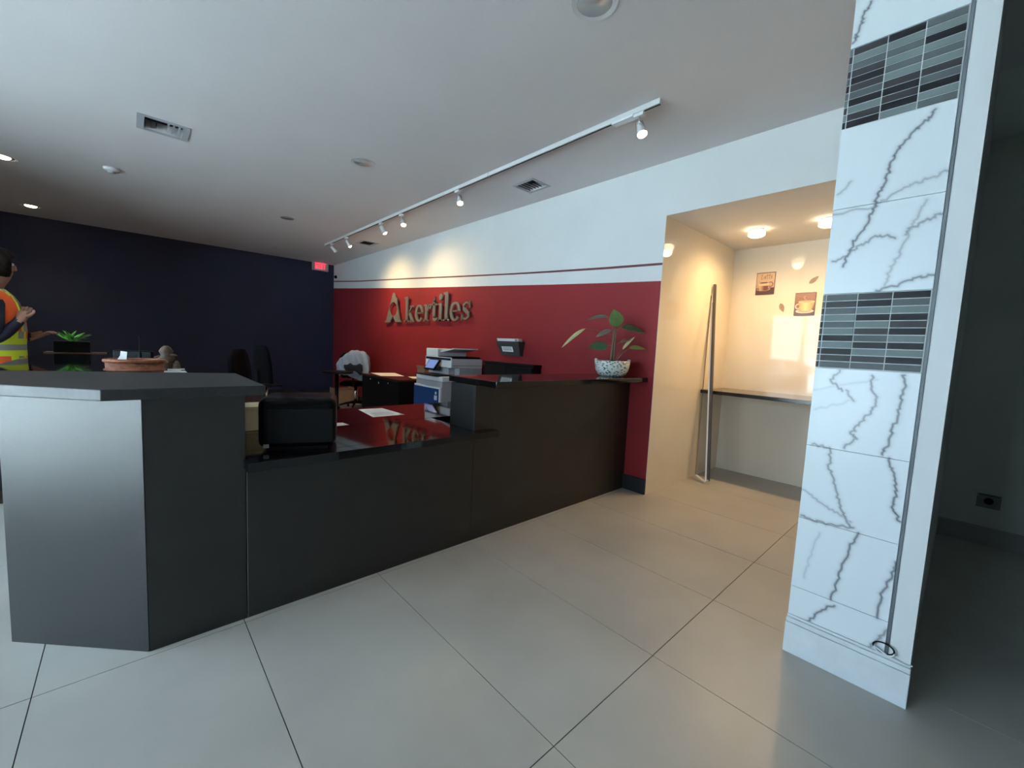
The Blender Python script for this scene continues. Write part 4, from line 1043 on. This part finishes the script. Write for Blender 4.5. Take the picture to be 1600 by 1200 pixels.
    for i, (a, b) in enumerate(zip(rings, rings[1:])):
        zc = (secs[i][0] + secs[i + 1][0]) / 2
        for k in range(seg):
            ang = 2 * PI * (k + .5) / seg; yy = (secs[i][2]) * math.sin(ang)
            if zc > 1.16 and zc < 1.41 and abs(abs(ang - PI) - PI / 2) < .22: continue      # arm holes
            f = bm.faces.new((a[k], a[(k + 1) % seg], b[(k + 1) % seg], b[k])); f.smooth = True
            q = abs(abs(yy) - .105 - (.035 if zc < 1.2 else 0))
            mi = 0
            if zc > 1.15 or zc < 1.03:
                if q < .018: mi = 2
                elif q < .040: mi = 1
            if 1.03 < zc < 1.15: mi = 2 if 1.07 < zc < 1.11 else 1
            f.material_index = mi
    vst = obj('vest', bm, [m_orange, m_yellow, m_silver], t); md = vst.modifiers.new('thick', 'SOLIDIFY'); md.thickness = .008; md.offset = 1
    # hair cap, bushy at the back
    bm = B(); bmesh.ops.create_icosphere(bm, subdivisions=4, radius=1)
    for v in bm.verts:
        n = v.co.copy(); w = 1 + .07 * math.sin(9 * n.x + 4 * n.z) * math.sin(8 * n.y - 5 * n.z) + .03 * math.sin(23 * n.y + 17 * n.z)
        v.co = Vector((.026 + n.x * .122 * w, n.y * .114 * w, 1.655 + n.z * .110 * w))
        if n.x > .45 and n.z < .40: v.co.x = min(v.co.x, .102)
        if n.x < -.2 and n.z < 0: v.co.z -= .05 * (-n.x)
    obj('hair', bm, m_hair, t, True)
    # face features
    bm = B(); lathe(bm, [(.003, .0), (.008, -.012), (.011, -.030), (.006, -.040)], 10, c=(.128, 0, 1.655)); obj('nose', bm, m_skin, t, True)
    for s in (-1, 1):
        bm = B(); bmesh.ops.create_icosphere(bm, subdivisions=2, radius=.010); q = obj('eye', bm, m_paper, t, True); q.location = (.112, s * .032, 1.655)
        bm = B(); bmesh.ops.create_icosphere(bm, subdivisions=2, radius=.006); w_ = obj('iris', bm, m_blackp, q, True); w_.location = (.006, 0, 0)
        bm = B(); lathe(bm, [(.008, -.028), (.016, -.01), (.018, .012), (.008, .028)], 12, sx=1.1, sy=.45); e_ = obj('ear', bm, m_skin, t, True); e_.location = (.035, s * .090, 1.632)
    obj('mouth', mbox(.108, .118, -.022, .022, 1.588, 1.596), mat('lips', (.30, .10, .09), .5), t, bevel=.003)
    tag(t, 'person in orange safety vest with yellow bands, standing at the counter arm', 'person')
    return t
person()

# ================================================================== PARKED CAR OUTSIDE THE SHOPFRONT
m_carp = mat('white_car_paint', (.75, .77, .78), .25, coat=.6)
m_carg = mat('dark_car_glass', (.01, .012, .014), .08)
t = thing('parked_car', (-9.2, 4.6, -.06), 'white parked car outside the shopfront window', 'car')
def side_prism(bm, prof, x0, x1, inset=0):
    a = [bm.verts.new((x0 + (inset if z > 1.0 else 0), y, z)) for y, z in prof]; b = [bm.verts.new((x1 - (inset if z > 1.0 else 0), y, z)) for y, z in prof]
    n = len(prof); bm.faces.new(a); bm.faces.new(b[::-1])
    for k in range(n): bm.faces.new((a[k], b[k], b[(k + 1) % n], a[(k + 1) % n]))
bm = B(); side_prism(bm, [(-2.2, .35), (-2.25, .60), (-2.15, .86), (-1.2, .96), (-.55, 1.40), (.85, 1.44), (1.65, 1.02), (2.15, .96), (2.22, .60), (2.18, .35)], -.88, .88, .16)
obj('body', bm, m_carp, t, bevel=.05, seg=3)
for sx in (-1, 1):
    for ya, yb in (((-1.05, -.42), (.10, .02)), ((.16, .10), (1.40, .80))):
        bm = B(); x = sx * .885
        v = [bm.verts.new(p) for p in ((x, ya[0], 1.0), (x, yb[0], 1.0), (sx * .745, yb[1], 1.35), (sx * .745, ya[1], 1.35))]
        bm.faces.new(v); w_ = obj('side_window', bm, m_carg, t); md = w_.modifiers.new('thick', 'SOLIDIFY'); md.thickness = .01; md.offset = 0
    for yw in (-1.38, 1.36):
        bm = B(); lathe(bm, [(.19, -.10), (.30, -.10), (.32, -.08), (.32, .08), (.30, .10), (.19, .10)], 28); w_ = obj('wheel', bm, m_blackp, t, True); w_.rotation_euler = (0, PI / 2, 0); w_.location = (sx * .80, yw, .321)
        bm = B(); lathe(bm, [(.19, 0), (.17, .012), (.04, .02)], 20); h_ = obj('hubcap', bm, m_alu, w_, True); h_.location = (0, 0, sx * .095)
    obj('door_handle', mbox(min(sx * .885, sx * .905), max(sx * .885, sx * .905), -.10, .06, .86, .89), m_alu, t)
obj('head_lamp', mbox(-.80, .80, -2.262, -2.235, .62, .74), m_greyp, t)
